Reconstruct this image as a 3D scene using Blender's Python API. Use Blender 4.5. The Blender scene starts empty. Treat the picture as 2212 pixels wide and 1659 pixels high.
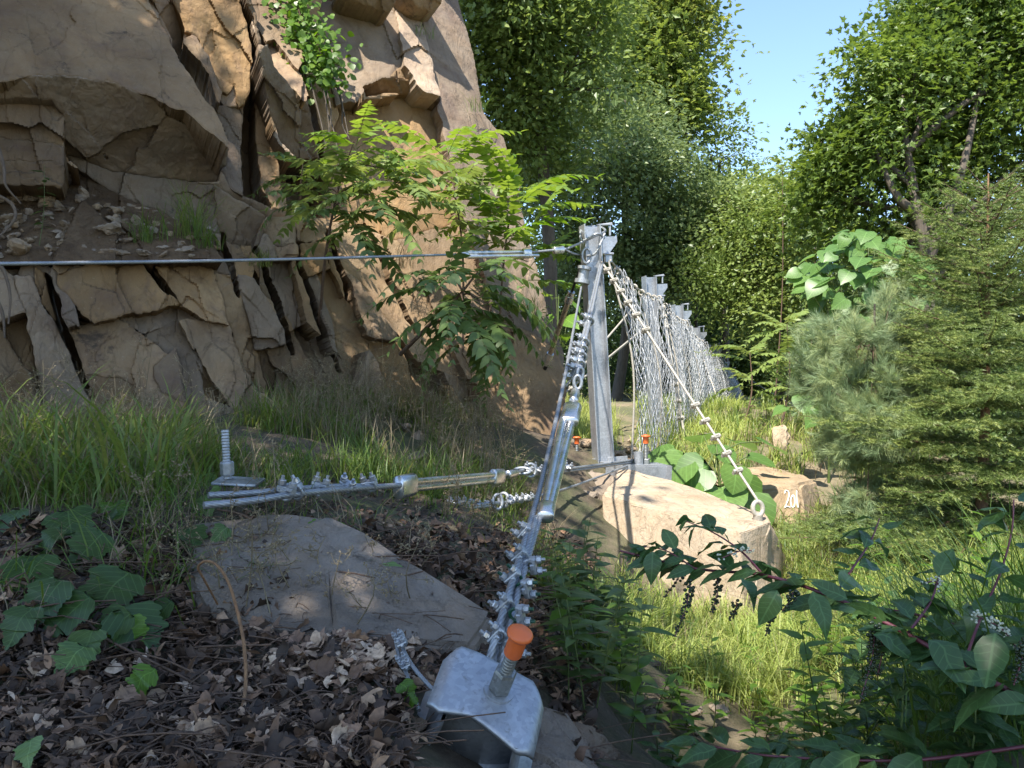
import bpy, math, random
import numpy as np
from mathutils import Vector, Matrix
rng = np.random.RandomState(7)
random.seed(7)
SC = bpy.context.scene
COL = SC.collection
CAMZ = 1.6
# ---------------------------------------------------------------- camera, sky, sun, exposure
cam = bpy.data.objects.new('camera', bpy.data.cameras.new('camera'))
COL.objects.link(cam)
cam.location = (0, 0, CAMZ)
cam.rotation_euler = (math.radians(90), 0, 0)
cam.data.sensor_width = 36.0
cam.data.lens = 36.0 * 1805 / 2212
cam.data.clip_start = 0.05
cam.data.clip_end = 3000
SC.camera = cam
SUN = np.array([-0.24, -0.50, 0.83]); SUN /= np.linalg.norm(SUN)
world = bpy.data.worlds.new("World"); SC.world = world; world.use_nodes = True
wn = world.node_tree.nodes; wl = world.node_tree.links
bg = wn['Background']; sky = wn.new('ShaderNodeTexSky')
sky.sky_type = 'NISHITA'; sky.sun_disc = False
sky.sun_elevation = math.asin(SUN[2]); sky.sun_rotation = math.atan2(SUN[0], SUN[1])
sky.air_density = 1.0; sky.dust_density = .5; sky.ozone_density = 2.8
wl.new(sky.outputs[0], bg.inputs[0]); bg.inputs[1].default_value = 0.15
ld = bpy.data.lights.new('sun', 'SUN'); ld.energy = 5.0; ld.angle = math.radians(0.6); ld.color = (1.0, 0.94, 0.84)
sun = bpy.data.objects.new('sun', ld); COL.objects.link(sun)
sun.rotation_euler = Vector(SUN).to_track_quat('Z', 'Y').to_euler()
SC.view_settings.view_transform = 'Standard'; SC.view_settings.look = 'None'
SC.view_settings.exposure = 1.25; SC.view_settings.gamma = 1.0; SC.view_settings.use_curve_mapping = False
SC.cycles.max_bounces = 8; SC.cycles.transparent_max_bounces = 8; SC.cycles.transmission_bounces = 6

# ---------------------------------------------------------------- helpers
def P(u, v, d):
    """Place in the world seen at photo point (u, v) (2212 px wide frame), d metres away along the view axis."""
    return np.array([(u - 1106) / 1805 * d, d, CAMZ - (v - 829.5) / 1805 * d])
def PA(uvd):
    a = np.asarray(uvd, float)
    return np.stack([(a[:, 0] - 1106) / 1805 * a[:, 2], a[:, 2], CAMZ - (a[:, 1] - 829.5) / 1805 * a[:, 2]], 1)
def nrm(v):
    v = np.asarray(v, float); return v / (np.linalg.norm(v, axis=-1, keepdims=True) + 1e-12)
def _h(ix, iy, iz, seed):
    n = (ix.astype(np.int64) * 374761393 + iy.astype(np.int64) * 668265263 + iz.astype(np.int64) * 2147483647 + seed * 1274126177) & 0xffffffff
    n = ((n ^ (n >> 13)) * 1274126177) & 0xffffffff
    n = ((n ^ (n >> 16)) * 2246822519) & 0xffffffff
    return ((n ^ (n >> 15)) & 0xffff) / 65535.0
def noise(p, seed=0):
    p = np.asarray(p, float); i = np.floor(p).astype(np.int64); f = p - i; f = f * f * (3 - 2 * f)
    x, y, z = i[..., 0], i[..., 1], i[..., 2]; fx, fy, fz = f[..., 0], f[..., 1], f[..., 2]
    def L(a, b, t): return a + (b - a) * t
    r = L(L(L(_h(x, y, z, seed), _h(x + 1, y, z, seed), fx), L(_h(x, y + 1, z, seed), _h(x + 1, y + 1, z, seed), fx), fy),
          L(L(_h(x, y, z + 1, seed), _h(x + 1, y, z + 1, seed), fx), L(_h(x, y + 1, z + 1, seed), _h(x + 1, y + 1, z + 1, seed), fx), fy), fz)
    return r * 2 - 1
def fbm(p, o=4, seed=0):
    s = 0; a = 1.0; t = 0; p = np.asarray(p, float)
    for k in range(o):
        s = s + a * noise(p * 2 ** k, seed + k); t += a; a *= 0.5
    return s / t
def cells(p, seed=0, tilt=.25):
    """flat facets: every Voronoi cell has its own height and slope"""
    i = np.floor(p).astype(np.int64); best = np.full(p.shape[:-1], 9e9); out = np.zeros(p.shape[:-1])
    for dx in (-1, 0, 1):
        for dy in (-1, 0, 1):
            for dz in (-1, 0, 1):
                x, y, z = i[..., 0] + dx, i[..., 1] + dy, i[..., 2] + dz; f = p - np.stack([x + _h(x, y, z, seed), y + _h(x, y, z, seed + 1), z + _h(x, y, z, seed + 2)], -1)
                d = (f ** 2).sum(-1); m = d < best; best = np.where(m, d, best)
                v = _h(x, y, z, seed + 3) - .5 + tilt * 2 * (f[..., 0] * (_h(x, y, z, seed + 4) - .5) + f[..., 1] * (_h(x, y, z, seed + 5) - .5) + f[..., 2] * (_h(x, y, z, seed + 6) - .5)); out = np.where(m, v, out)
    return out
class Geo:
    """collects pieces of geometry and links them as ONE mesh object"""
    def __init__(s): s.V = []; s.F = []; s.R = []; s.M = []; s.n = 0
    def add(s, V, F, rnd=0.5, mi=0):
        V = np.asarray(V, float).reshape(-1, 3)
        fs = F if isinstance(F, list) and len(F) and isinstance(F[0], np.ndarray) else [np.asarray(F)]
        for f in fs:
            s.F.append(f + s.n); s.M.append(np.full(len(f), mi))
        s.V.append(V); s.n += len(V)
        s.R.append(np.full(len(V), rnd) if np.isscalar(rnd) else np.asarray(rnd, float))
        return s
    def inst(s, tv, tf, M, T, rnd=None, mi=0):
        """tv (k,3) template placed by matrices M (n,3,3) and offsets T (n,3)"""
        n = len(T); k = len(tv)
        if n == 0: return s
        V = np.einsum('nij,kj->nki', M, tv) + T[:, None, :]
        off = (np.arange(n) * k)[:, None, None]
        fs = tf if isinstance(tf, list) and isinstance(tf[0], np.ndarray) else [np.asarray(tf)]
        R = rng.rand(n) if rnd is None else rnd
        return s.add(V.reshape(-1, 3), [(f[None] + off).reshape(-1, f.shape[1]) for f in fs], np.repeat(R, k), mi)
    def mesh(s, name, mats, smooth=True):
        me = bpy.data.meshes.new(name)
        V = np.concatenate(s.V); me.vertices.add(len(V)); me.vertices.foreach_set('co', V.ravel().astype(np.float32))
        idx = np.concatenate([f.ravel() for f in s.F]); sz = np.concatenate([np.full(len(f), f.shape[1]) for f in s.F])
        me.loops.add(len(idx)); me.loops.foreach_set('vertex_index', idx.astype(np.int32))
        me.polygons.add(len(sz)); st = np.concatenate([[0], np.cumsum(sz)[:-1]])
        me.polygons.foreach_set('loop_start', st.astype(np.int32)); me.polygons.foreach_set('loop_total', sz.astype(np.int32))
        me.polygons.foreach_set('material_index', np.concatenate(s.M).astype(np.int32))
        me.polygons.foreach_set('use_smooth', np.full(len(sz), bool(smooth)))
        at = me.attributes.new('rnd', 'FLOAT', 'POINT'); at.data.foreach_set('value', np.concatenate(s.R).astype(np.float32))
        for m in (mats if isinstance(mats, (list, tuple)) else [mats]): me.materials.append(m)
        me.update(calc_edges=True)
        return me
    def build(s, name, mats, parent=None, smooth=True, sharp=0, **kw):
        if not s.V: return None
        me = s.mesh(name, mats, smooth)
        if sharp: me.set_sharp_from_angle(angle=math.radians(sharp))
        return link(name, me, parent, **kw)
def link(name, me, parent=None, label=None, cat=None, group=None, kind=None):
    o = bpy.data.objects.new(name, me); COL.objects.link(o)
    if parent is not None: o.parent = parent
    return tag(o, label, cat, group, kind)
def tag(o, label=None, cat=None, group=None, kind=None):
    for k, v in (('label', label), ('category', cat), ('group', group), ('kind', kind)):
        if v: o[k] = v
    return o
def thing(name, label, cat, group=None, loc=None):
    o = bpy.data.objects.new(name, None); COL.objects.link(o); o.empty_display_size = 0.1
    return tag(o, label, cat, group)
def frames(path):
    path = np.asarray(path, float); n = len(path)
    T = np.zeros_like(path); T[1:-1] = path[2:] - path[:-2]; T[0] = path[1] - path[0]; T[-1] = path[-1] - path[-2]; T = nrm(T)
    up = np.array([0, 0, 1.]) if abs(T[0][2]) < .9 else np.array([1., 0, 0])
    X = np.zeros_like(path); X[0] = nrm(np.cross(T[0], up))
    for i in range(1, n):
        x = X[i - 1] - T[i] * np.dot(X[i - 1], T[i]); X[i] = nrm(x)
    return T, X, np.cross(T, X)
def tube(g, path, r, sides=6, rnd=0.5, mi=0, cap=True, lobes=0, pitch=0.14, lob=0.16):
    path = np.asarray(path, float); n = len(path); T, X, Y = frames(path)
    r = np.full(n, r) if np.isscalar(r) else np.asarray(r, float)
    a = np.linspace(0, 2 * np.pi, sides, endpoint=False)[None, :].repeat(n, 0)
    if lobes:
        s = np.concatenate([[0], np.cumsum(np.linalg.norm(np.diff(path, axis=0), axis=1))])
        rr = r[:, None] * (.78 + .26 * np.abs(np.cos(a * lobes / 2))); a = a + (s / pitch * 2 * np.pi)[:, None]
    else: rr = r[:, None] * np.ones_like(a)
    V = path[:, None] + rr[..., None] * (np.cos(a)[..., None] * X[:, None] + np.sin(a)[..., None] * Y[:, None])
    i = np.arange(n - 1)[:, None] * sides; j = np.arange(sides)[None, :]; j2 = (j + 1) % sides
    F = [np.stack([i + j, i + j2, i + sides + j2, i + sides + j], -1).reshape(-1, 4)]
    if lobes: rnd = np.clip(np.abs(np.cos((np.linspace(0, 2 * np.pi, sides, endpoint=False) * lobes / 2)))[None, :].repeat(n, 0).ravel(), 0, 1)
    g.add(V.reshape(-1, 3), F, rnd, mi)
    if cap and sides > 2: g.add(np.vstack([V[0], V[-1]]), [np.arange(sides)[::-1][None].copy(), (np.arange(sides) + sides)[None]], rnd if np.isscalar(rnd) else .5, mi)
    return g
def line(a, b, n=2, sag=0.0):
    t = np.linspace(0, 1, n)[:, None]; p = np.asarray(a) * (1 - t) + np.asarray(b) * t
    p[:, 2] -= sag * 4 * (t * (1 - t))[:, 0]; return p
def spline(pts, n=20):
    pts = np.asarray(pts, float); m = len(pts)
    if m < 3: return line(pts[0], pts[-1], n)
    q = np.vstack([2 * pts[0] - pts[1], pts, 2 * pts[-1] - pts[-2]])
    t = np.linspace(0, m - 1 - 1e-9, n); k = t.astype(int); f = (t - k)[:, None]
    a, b, c, d = q[k], q[k + 1], q[k + 2], q[k + 3]
    return .5 * ((2 * b) + (-a + c) * f + (2 * a - 5 * b + 4 * c - d) * f ** 2 + (-a + 3 * b - 3 * c + d) * f ** 3)
def box(g, c, s, R=None, bev=0.0, mi=0, rnd=.5):
    """box centred at c, full sizes s, axes = rows of R, edges chamfered by bev"""
    s = np.asarray(s, float) / 2; R = np.eye(3) if R is None else np.asarray(R)
    if bev <= 0:
        V = np.array([[x, y, z] for x in (-1, 1) for y in (-1, 1) for z in (-1, 1)]) * s
        F = [[0, 1, 3, 2], [4, 6, 7, 5], [0, 4, 5, 1], [2, 3, 7, 6], [0, 2, 6, 4], [1, 5, 7, 3]]
        g.add(V @ R + c, np.array(F), rnd, mi); return g
    V = []; ids = {}
    for x in (-1, 1):
        for y in (-1, 1):
            for z in (-1, 1):
                for ax in range(3):
                    p = np.array([x, y, z]) * (s - bev); p[ax] = np.array([x, y, z])[ax] * s[ax]
                    ids[(x, y, z, ax)] = len(V); V.append(p)
    Q = []
    sg = (-1, 1)
    for ax in range(3):
        o1, o2 = (ax + 1) % 3, (ax + 2) % 3
        for w in sg:
            def k(p, q, a=ax):
                c_ = [0, 0, 0]; c_[ax] = w; c_[o1] = p; c_[o2] = q; return ids[(c_[0], c_[1], c_[2], a)]
            f = [k(-1, -1), k(1, -1), k(1, 1), k(-1, 1)]; Q.append(f if w > 0 else f[::-1])
            for w2 in sg:   # edge along o2 between faces ax,o1
                def e(q, a):
                    c_ = [0, 0, 0]; c_[ax] = w; c_[o1] = w2; c_[o2] = q; return ids[(c_[0], c_[1], c_[2], a)]
                Q.append([e(-1, ax), e(1, ax), e(1, o1), e(-1, o1)])
    T3 = [[ids[(x, y, z, a)] for a in range(3)] for x in sg for y in sg for z in sg]
    g.add(np.array(V) @ R + c, [np.array(Q), np.array(T3)], rnd, mi); return g
def axes(z, x=(1, 0, 0)):
    """rows: local x, y, z axes in the world, z along the given direction"""
    z = nrm(z); x = np.asarray(x, float); x = x - z * np.dot(x, z)
    if np.linalg.norm(x) < 1e-3: x = np.cross([0, 1, 0], z)
    x = nrm(x); return np.array([x, np.cross(z, x), z])
def prism(g, poly, z0, z1, c, R, mi=0, rnd=.5):
    n = len(poly); a = np.array([[x, y, z0] for x, y in poly] + [[x, y, z1] for x, y in poly])
    i = np.arange(n); j = (i + 1) % n
    g.add(a @ np.asarray(R) + c, [np.stack([i, j, j + n, i + n], 1), i[::-1][None].copy(), (i + n)[None]], rnd, mi); return g
def rotm(n, tilt=None, z=None):
    """n random rotation matrices (columns = axes) whose local z is near the given directions"""
    if z is None: z = np.tile([0, 0, 1.], (n, 1))
    z = nrm(z + (rng.randn(n, 3) * (tilt if tilt is not None else .5)))
    a = rng.randn(n, 3); x = nrm(a - z * (a * z).sum(1, keepdims=True)); y = np.cross(z, x)
    return np.stack([x, y, z], 2)

# ---------------------------------------------------------------- materials
def newmat(name):
    m = bpy.data.materials.new(name); m.use_nodes = True; nt = m.node_tree
    return m, nt, nt.nodes, nt.links, nt.nodes['Principled BSDF']
def ramp(nd, stops):
    r = nd.new('ShaderNodeValToRGB'); e = r.color_ramp.elements
    while len(e) < len(stops): e.new(0.5)
    for el, (p, c) in zip(e, stops): el.position = p; el.color = (*c, 1)
    return r
def tex(nd, lk, kind, scale, detail=6, rough=.55, vec=None, dist=0):
    t = nd.new('ShaderNodeTexNoise' if kind == 'n' else 'ShaderNodeTexVoronoi')
    t.inputs['Scale'].default_value = scale
    if kind == 'n': t.inputs['Detail'].default_value = detail; t.inputs['Roughness'].default_value = rough; t.inputs['Distortion'].default_value = dist
    if vec is not None: lk.new(vec, t.inputs['Vector'])
    return t
def mix(nd, lk, fac, a, b, blend='MIX'):
    m = nd.new('ShaderNodeMix'); m.data_type = 'RGBA'; m.blend_type = blend
    for s, v in ((m.inputs[0], fac), (m.inputs[6], a), (m.inputs[7], b)):
        if isinstance(v, bpy.types.NodeSocket): lk.new(v, s)
        elif isinstance(v, (int, float)): s.default_value = v
        else: s.default_value = (*v, 1)
    return m.outputs[2]
def maprange(nd, lk, val, a, b, c=0, d=1):
    m = nd.new('ShaderNodeMapRange'); lk.new(val, m.inputs[0])
    for i, x in enumerate((a, b, c, d)): m.inputs[i + 1].default_value = x
    return m.outputs[0]
def bump(nd, lk, h, strength, dist, prev=None):
    b = nd.new('ShaderNodeBump'); b.inputs['Strength'].default_value = strength; b.inputs['Distance'].default_value = dist
    lk.new(h, b.inputs['Height'])
    if prev is not None: lk.new(prev, b.inputs['Normal'])
    return b.outputs[0]
def rock_mat(name, cols, stain=(.10, .075, .085), dark=(.05, .045, .045), stain_amt=.5, seed=0., scale=1., dark_amt=.5, bumpk=1.):
    m, nt, nd, lk, p = newmat(name)
    g = nd.new('ShaderNodeNewGeometry'); oi = nd.new('ShaderNodeObjectInfo')
    va = nd.new('ShaderNodeVectorMath'); va.operation = 'ADD'; lk.new(g.outputs['Position'], va.inputs[0]); va.inputs[1].default_value = (seed, seed * .7, 0)
    vec = va.outputs[0]
    n1 = tex(nd, lk, 'n', .9 * scale, 5, .6, vec, .6); n2 = tex(nd, lk, 'n', 5 * scale, 8, .65, vec, .3); n3 = tex(nd, lk, 'n', 45 * scale, 6, .7, vec)
    r = ramp(nd, [(.25, cols[0]), (.5, cols[1]), (.75, cols[2])]); lk.new(n1.outputs[0], r.inputs[0])
    c = r.outputs[0]
    # each slab has its own tone
    hs = nd.new('ShaderNodeHueSaturation'); lk.new(c, hs.inputs['Color'])
    lk.new(maprange(nd, lk, oi.outputs['Random'], 0, 1, .66, 1.2), hs.inputs['Value'])
    mm = nd.new('ShaderNodeMath'); mm.operation = 'MULTIPLY'; lk.new(oi.outputs['Random'], mm.inputs[0]); mm.inputs[1].default_value = 7.31
    fr = nd.new('ShaderNodeMath'); fr.operation = 'FRACT'; lk.new(mm.outputs[0], fr.inputs[0])
    lk.new(maprange(nd, lk, fr.outputs[0], 0, 1, .62, 1.05), hs.inputs['Saturation'])
    c = hs.outputs[0]
    ns = tex(nd, lk, 'n', 1.6 * scale, 7, .7, vec, 1.2)
    c = mix(nd, lk, maprange(nd, lk, ns.outputs[0], .52, .70, 0, stain_amt), c, stain)
    ns2 = tex(nd, lk, 'n', 2.3 * scale, 9, .75, vec, .4)
    c = mix(nd, lk, maprange(nd, lk, ns2.outputs[0], .60, .68, 0, dark_amt), c, dark)
    c = mix(nd, lk, maprange(nd, lk, n2.outputs[0], .3, .7, .0, .45), c, (.42, .32, .21), 'OVERLAY')
    c = mix(nd, lk, maprange(nd, lk, n3.outputs[0], .62, .75, 0, .35), c, (.10, .08, .06))
    c = mix(nd, lk, maprange(nd, lk, n3.outputs[0], .38, .28, 0, .3), c, (.55, .47, .36))
    lk.new(c, p.inputs['Base Color']); p.inputs['Roughness'].default_value = .88; p.inputs['Specular IOR Level'].default_value = .25
    # stretched noise for splintery relief, thin cracks
    mp = nd.new('ShaderNodeMapping'); lk.new(vec, mp.inputs[0]); mp.inputs['Rotation'].default_value = (.3, .5, .2); mp.inputs['Scale'].default_value = (2.2, 2.2, .7)
    n4 = tex(nd, lk, 'n', 2.4 * scale, 10, .62, mp.outputs[0], .8)
    v1 = tex(nd, lk, 'v', 1.7 * scale, vec=mp.outputs[0]); v1.feature = 'DISTANCE_TO_EDGE'
    wv = nd.new('ShaderNodeVectorMath'); wv.operation = 'MULTIPLY_ADD'; lk.new(n2.outputs[1], wv.inputs[0]); wv.inputs[1].default_value = (.5, .5, .5); lk.new(mp.outputs[0], wv.inputs[2]); lk.new(wv.outputs[0], v1.inputs['Vector'])
    ck = maprange(nd, lk, v1.outputs[0], 0, .018, 0, 1)
    cm = nd.new('ShaderNodeMath'); cm.operation = 'MULTIPLY'; lk.new(maprange(nd, lk, v1.outputs[0], .003, .011, .6, 0), cm.inputs[0]); lk.new(maprange(nd, lk, ns2.outputs[0], .50, .62), cm.inputs[1])
    lk.new(mix(nd, lk, cm.outputs[0], c, (.05, .04, .032)), p.inputs['Base Color'])
    b = bump(nd, lk, n4.outputs[0], .6 * bumpk, .06); b = bump(nd, lk, n2.outputs[0], .6 * bumpk, .03, b); b = bump(nd, lk, ck, .5 * bumpk, .012, b); b = bump(nd, lk, n3.outputs[0], .55 * bumpk, .006, b)
    lk.new(b, p.inputs['Normal'])
    return m
def leaf_mat(name, c1, c2, c3=None, trans=.35, rough=.50, bumps=0., vein=0.):
    m, nt, nd, lk, p = newmat(name)
    a = nd.new('ShaderNodeAttribute'); a.attribute_name = 'rnd'
    oi = nd.new('ShaderNodeObjectInfo')
    ad = nd.new('ShaderNodeMath'); ad.operation = 'MULTIPLY_ADD'; lk.new(oi.outputs['Random'], ad.inputs[0]); ad.inputs[1].default_value = .25; lk.new(a.outputs['Fac'], ad.inputs[2])
    r = ramp(nd, [(.0, c1), (.7, c2), (1., c3 or c2)]); lk.new(ad.outputs[0], r.inputs[0])
    g = nd.new('ShaderNodeNewGeometry'); n = tex(nd, lk, 'n', 30, 4, .6, g.outputs['Position'])
    c = mix(nd, lk, maprange(nd, lk, n.outputs[0], .3, .7, 0, .5), r.outputs[0], tuple(x * .6 for x in c1))
    # the underside is paler
    c = mix(nd, lk, g.outputs['Backfacing'], c, mix(nd, lk, .25, c, tuple(min(1, x * 1.15 + .01) for x in c2)))
    vh = None
    if vein:
        tc = nd.new('ShaderNodeTexCoord'); sp = nd.new('ShaderNodeSeparateXYZ'); lk.new(tc.outputs['Object'], sp.inputs[0])
        def mth(op, a_, b_=0.):
            q = nd.new('ShaderNodeMath'); q.operation = op
            for k_, x_ in enumerate((a_, b_)):
                if isinstance(x_, bpy.types.NodeSocket): lk.new(x_, q.inputs[k_])
                else: q.inputs[k_].default_value = x_
            return q.outputs[0]
        ax = mth('ABSOLUTE', sp.outputs[0]); side = mth('ABSOLUTE', mth('SUBTRACT', mth('FRACT', mth('MULTIPLY', mth('SUBTRACT', sp.outputs[1], mth('MULTIPLY', ax, .75)), 7.)), .5))
        vn = mth('MAXIMUM', maprange(nd, lk, ax, .010, .022, 1, 0), maprange(nd, lk, side, .03, .09, .7, 0))
        c = mix(nd, lk, mth('MULTIPLY', vn, vein), c, tuple(min(1, x * 1.9 + .02) for x in c2))
        sn = tex(nd, lk, 'n', 9, 6, .7, tc.outputs['Object']); c = mix(nd, lk, maprange(nd, lk, sn.outputs[0], .66, .74, 0, .7), c, (.16, .12, .04)); vh = vn
    lk.new(c, p.inputs['Base Color']); p.inputs['Roughness'].default_value = rough; p.inputs['Specular IOR Level'].default_value = .42
    if vh is not None: lk.new(bump(nd, lk, vh, -.6, .006), p.inputs['Normal'])
    elif bumps: lk.new(bump(nd, lk, n.outputs[0], bumps, .01), p.inputs['Normal'])
    t = nd.new('ShaderNodeBsdfTranslucent'); hs = nd.new('ShaderNodeHueSaturation'); hs.inputs['Hue'].default_value = .485; hs.inputs['Saturation'].default_value = 1.1; hs.inputs['Value'].default_value = 1.9
    lk.new(c, hs.inputs['Color']); lk.new(hs.outputs[0], t.inputs[0])
    ms = nd.new('ShaderNodeMixShader'); ms.inputs[0].default_value = trans
    lk.new(p.outputs[0], ms.inputs[1]); lk.new(t.outputs[0], ms.inputs[2]); lk.new(ms.outputs[0], nd['Material Output'].inputs[0])
    return m
def bark_mat(name, c1, c2, scale=20):
    m, nt, nd, lk, p = newmat(name)
    g = nd.new('ShaderNodeNewGeometry'); mp = nd.new('ShaderNodeMapping'); mp.inputs['Scale'].default_value = (1, 1, .25); lk.new(g.outputs['Position'], mp.inputs[0])
    n = tex(nd, lk, 'n', scale, 8, .7, mp.outputs[0]); r = ramp(nd, [(.3, c1), (.7, c2)]); lk.new(n.outputs[0], r.inputs[0])
    lk.new(r.outputs[0], p.inputs['Base Color']); p.inputs['Roughness'].default_value = .85
    lk.new(bump(nd, lk, n.outputs[0], .7, .01), p.inputs['Normal']); return m
def metal_mat(name, c1, c2, metallic=.85, rough=.42, scale=40, dirt=None, bmp=.15, groove=False):
    m, nt, nd, lk, p = newmat(name)
    tc = nd.new('ShaderNodeTexCoord'); n = tex(nd, lk, 'n', scale, 6, .65, tc.outputs['Object']); n2 = tex(nd, lk, 'n', scale * .18, 5, .6, tc.outputs['Object'])
    v = tex(nd, lk, 'v', scale * 2.2, vec=tc.outputs['Object'])
    r = ramp(nd, [(.3, c1), (.7, c2)]); lk.new(n2.outputs[0], r.inputs[0])
    c = mix(nd, lk, maprange(nd, lk, n.outputs[0], .35, .65, 0, .35), r.outputs[0], c2)
    bw = nd.new('ShaderNodeRGBToBW'); lk.new(v.outputs['Color'], bw.inputs[0]); vg = mix(nd, lk, bw.outputs[0], (.25, .25, .25), (.75, .75, .75)); c = mix(nd, lk, .6, c, vg, 'SOFT_LIGHT'); c = mix(nd, lk, maprange(nd, lk, n2.outputs[0], .55, .7, 0, .35), c, tuple(x * .55 for x in c1))
    if dirt: c = mix(nd, lk, maprange(nd, lk, n.outputs[0], .58, .72, 0, .6), c, dirt)
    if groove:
        a = nd.new('ShaderNodeAttribute'); a.attribute_name = 'rnd'; c = mix(nd, lk, maprange(nd, lk, a.outputs['Fac'], .05, .75, .85, 0), c, (.03, .03, .03))  # strand grooves darkened: their shade put into the colour, along with grease
    lk.new(c, p.inputs['Base Color']); p.inputs['Metallic'].default_value = metallic
    lk.new(maprange(nd, lk, n.outputs[0], .3, .7, rough - .1, rough + .14), p.inputs['Roughness'])
    lk.new(bump(nd, lk, n.outputs[0], bmp, .004), p.inputs['Normal']); return m
def plain_mat(name, c, rough=.6, metallic=0., bmp=.2, scale=60, var=.25):
    m, nt, nd, lk, p = newmat(name)
    tc = nd.new('ShaderNodeTexCoord'); n = tex(nd, lk, 'n', scale, 5, .6, tc.outputs['Object'])
    lk.new(mix(nd, lk, maprange(nd, lk, n.outputs[0], .3, .7, 0, var * 2), c, tuple(x * (1 - var) for x in c)), p.inputs['Base Color'])
    p.inputs['Roughness'].default_value = rough; p.inputs['Metallic'].default_value = metallic
    lk.new(bump(nd, lk, n.outputs[0], bmp, .003), p.inputs['Normal']); return m
M = {}
M['cliff'] = rock_mat('cliff_rock', [(.15, .10, .058), (.28, .19, .105), (.42, .285, .15)], stain=(.12, .082, .07), dark=(.045, .04, .038), dark_amt=.75, stain_amt=.65)
M['dirt'] = rock_mat('ledge_dirt', [(.085, .055, .034), (.125, .085, .052), (.17, .12, .075)], stain=(.06, .04, .027), dark=(.035, .025, .018), scale=3, bumpk=1.5)
M['rubble'] = rock_mat('rubble_rock', [(.20, .155, .11), (.29, .22, .15), (.36, .28, .19)], stain_amt=.3)
M['slab'] = rock_mat('grey_rock', [(.17, .135, .10), (.25, .20, .155), (.33, .265, .20)], stain=(.11, .095, .085), dark=(.05, .042, .036), seed=3, scale=1.9, dark_amt=.6, bumpk=1.1)
M['block'] = rock_mat('tan_block', [(.42, .31, .19), (.48, .37, .24), (.54, .43, .30)], stain=(.33, .24, .15), stain_amt=.35, seed=9, scale=1.5, dark_amt=.25, bumpk=1.1)
M['galv'] = metal_mat('galvanised', (.27, .285, .31), (.42, .44, .465), .6, .42, 38, dirt=(.16, .15, .135))
M['steel'] = metal_mat('bright_steel', (.48, .48, .49), (.60, .60, .60), .9, .28, 12, bmp=.02)
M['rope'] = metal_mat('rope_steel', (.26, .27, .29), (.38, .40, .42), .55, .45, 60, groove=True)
M['ropelight'] = metal_mat('rope_pale', (.27, .245, .20), (.42, .39, .34), .2, .6, 60, dirt=(.20, .15, .10))
M['net'] = metal_mat('net_wire', (.36, .37, .38), (.56, .57, .58), .35, .42, 20)
M['black'] = plain_mat('dark_steel', (.035, .035, .038), .4, .6)
M['green'] = plain_mat('green_paint', (.01, .06, .035), .35)
M['orange'] = plain_mat('orange_plastic', (.62, .13, .03), .45, var=.08, bmp=.05)
M['bark'] = bark_mat('bark_grey', (.05, .04, .03), (.13, .105, .08))
M['root'] = bark_mat('root_bark', (.07, .05, .035), (.17, .12, .08), 50)
M['twig'] = bark_mat('twig_brown', (.05, .03, .02), (.16, .10, .065), 40)
# ---------------------------------------------------------------- ground
GP = PA([(0, 1659, 1.7), (500, 1659, 1.7), (900, 1659, 1.7), (0, 1300, 2.35), (500, 1400, 2.35), (800, 1450, 2.2), (0, 1105, 3.2), (500, 1085, 3.1),
         (1050, 1659, 1.95), (300, 950, 5), (0, 930, 6), (-300, 930, 5), (560, 900, 6.6), (900, 885, 8), (800, 1100, 4.1), (1000, 1100, 4.3), (1100, 970, 7), (1180, 940, 9),
         (1300, 1002, 8), (1200, 1350, 3.2), (1230, 1600, 2.5), (1400, 1640, 3.2), (1500, 1500, 4), (1500, 1400, 5), (1650, 1350, 6), (1800, 1330, 5.5), (1720, 1150, 8),
         (1700, 960, 11), (1600, 885, 15), (1650, 868, 25), (1478, 950, 11.2), (1530, 912, 14), (2000, 1200, 7), (2200, 1659, 2.2), (1900, 1659, 2.8), (2400, 1300, 4),
         (2212, 1000, 12), (1900, 950, 18), (1300, 880, 14), (1000, 870, 18), (1250, 960, 9)])
GP = np.vstack([GP, [[0, -1, .1], [-2, -.5, .7], [2, -1, .2], [0, -12, 0], [-10, -8, .5], [10, -8, 0], [15, 5, 0], [20, 20, .3], [0, 35, 1.2], [-14, 10, 1.4], [-14, 25, 1.4], [12, 45, 1.], [-20, 50, 1.3], [-6, 1, 1.0], [-8, 4, 1.25], [0.2, .6, .35]]])
def _tps(r2): return np.where(r2 > 1e-9, r2 * np.log(r2 + 1e-12), 0)
_n = len(GP); _K = _tps(((GP[:, None, :2] - GP[None, :, :2]) ** 2).sum(-1)) + np.eye(_n) * .02
_Q = np.hstack([np.ones((_n, 1)), GP[:, :2]]); _A = np.block([[_K, _Q], [_Q.T, np.zeros((3, 3))]])
_w = np.linalg.solve(_A, np.concatenate([GP[:, 2], np.zeros(3)]))
def gz0(x, y):
    x = np.asarray(x, float); y = np.asarray(y, float); s = x.shape; q = np.stack([x.ravel(), y.ravel()], 1); out = np.zeros(len(q))
    for a in range(0, len(q), 20000):
        c = q[a:a + 20000]; out[a:a + 20000] = _tps(((c[:, None] - GP[None, :, :2]) ** 2).sum(-1)) @ _w[:_n] + _w[_n] + c @ _w[_n + 1:]
    out = out.reshape(s); far = np.clip((np.hypot(x, y - 12) - 22) / 25, 0, 1); out = out * (1 - far) + far * 1.0
    return out
def gz(x, y):
    x = np.asarray(x, float); y = np.asarray(y, float); p = np.stack([x, y, 0 * x], -1)
    return gz0(x, y) + .06 * fbm(p * 1.1, 3, 5) + .03 * fbm(p * 4, 3, 8)
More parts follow.
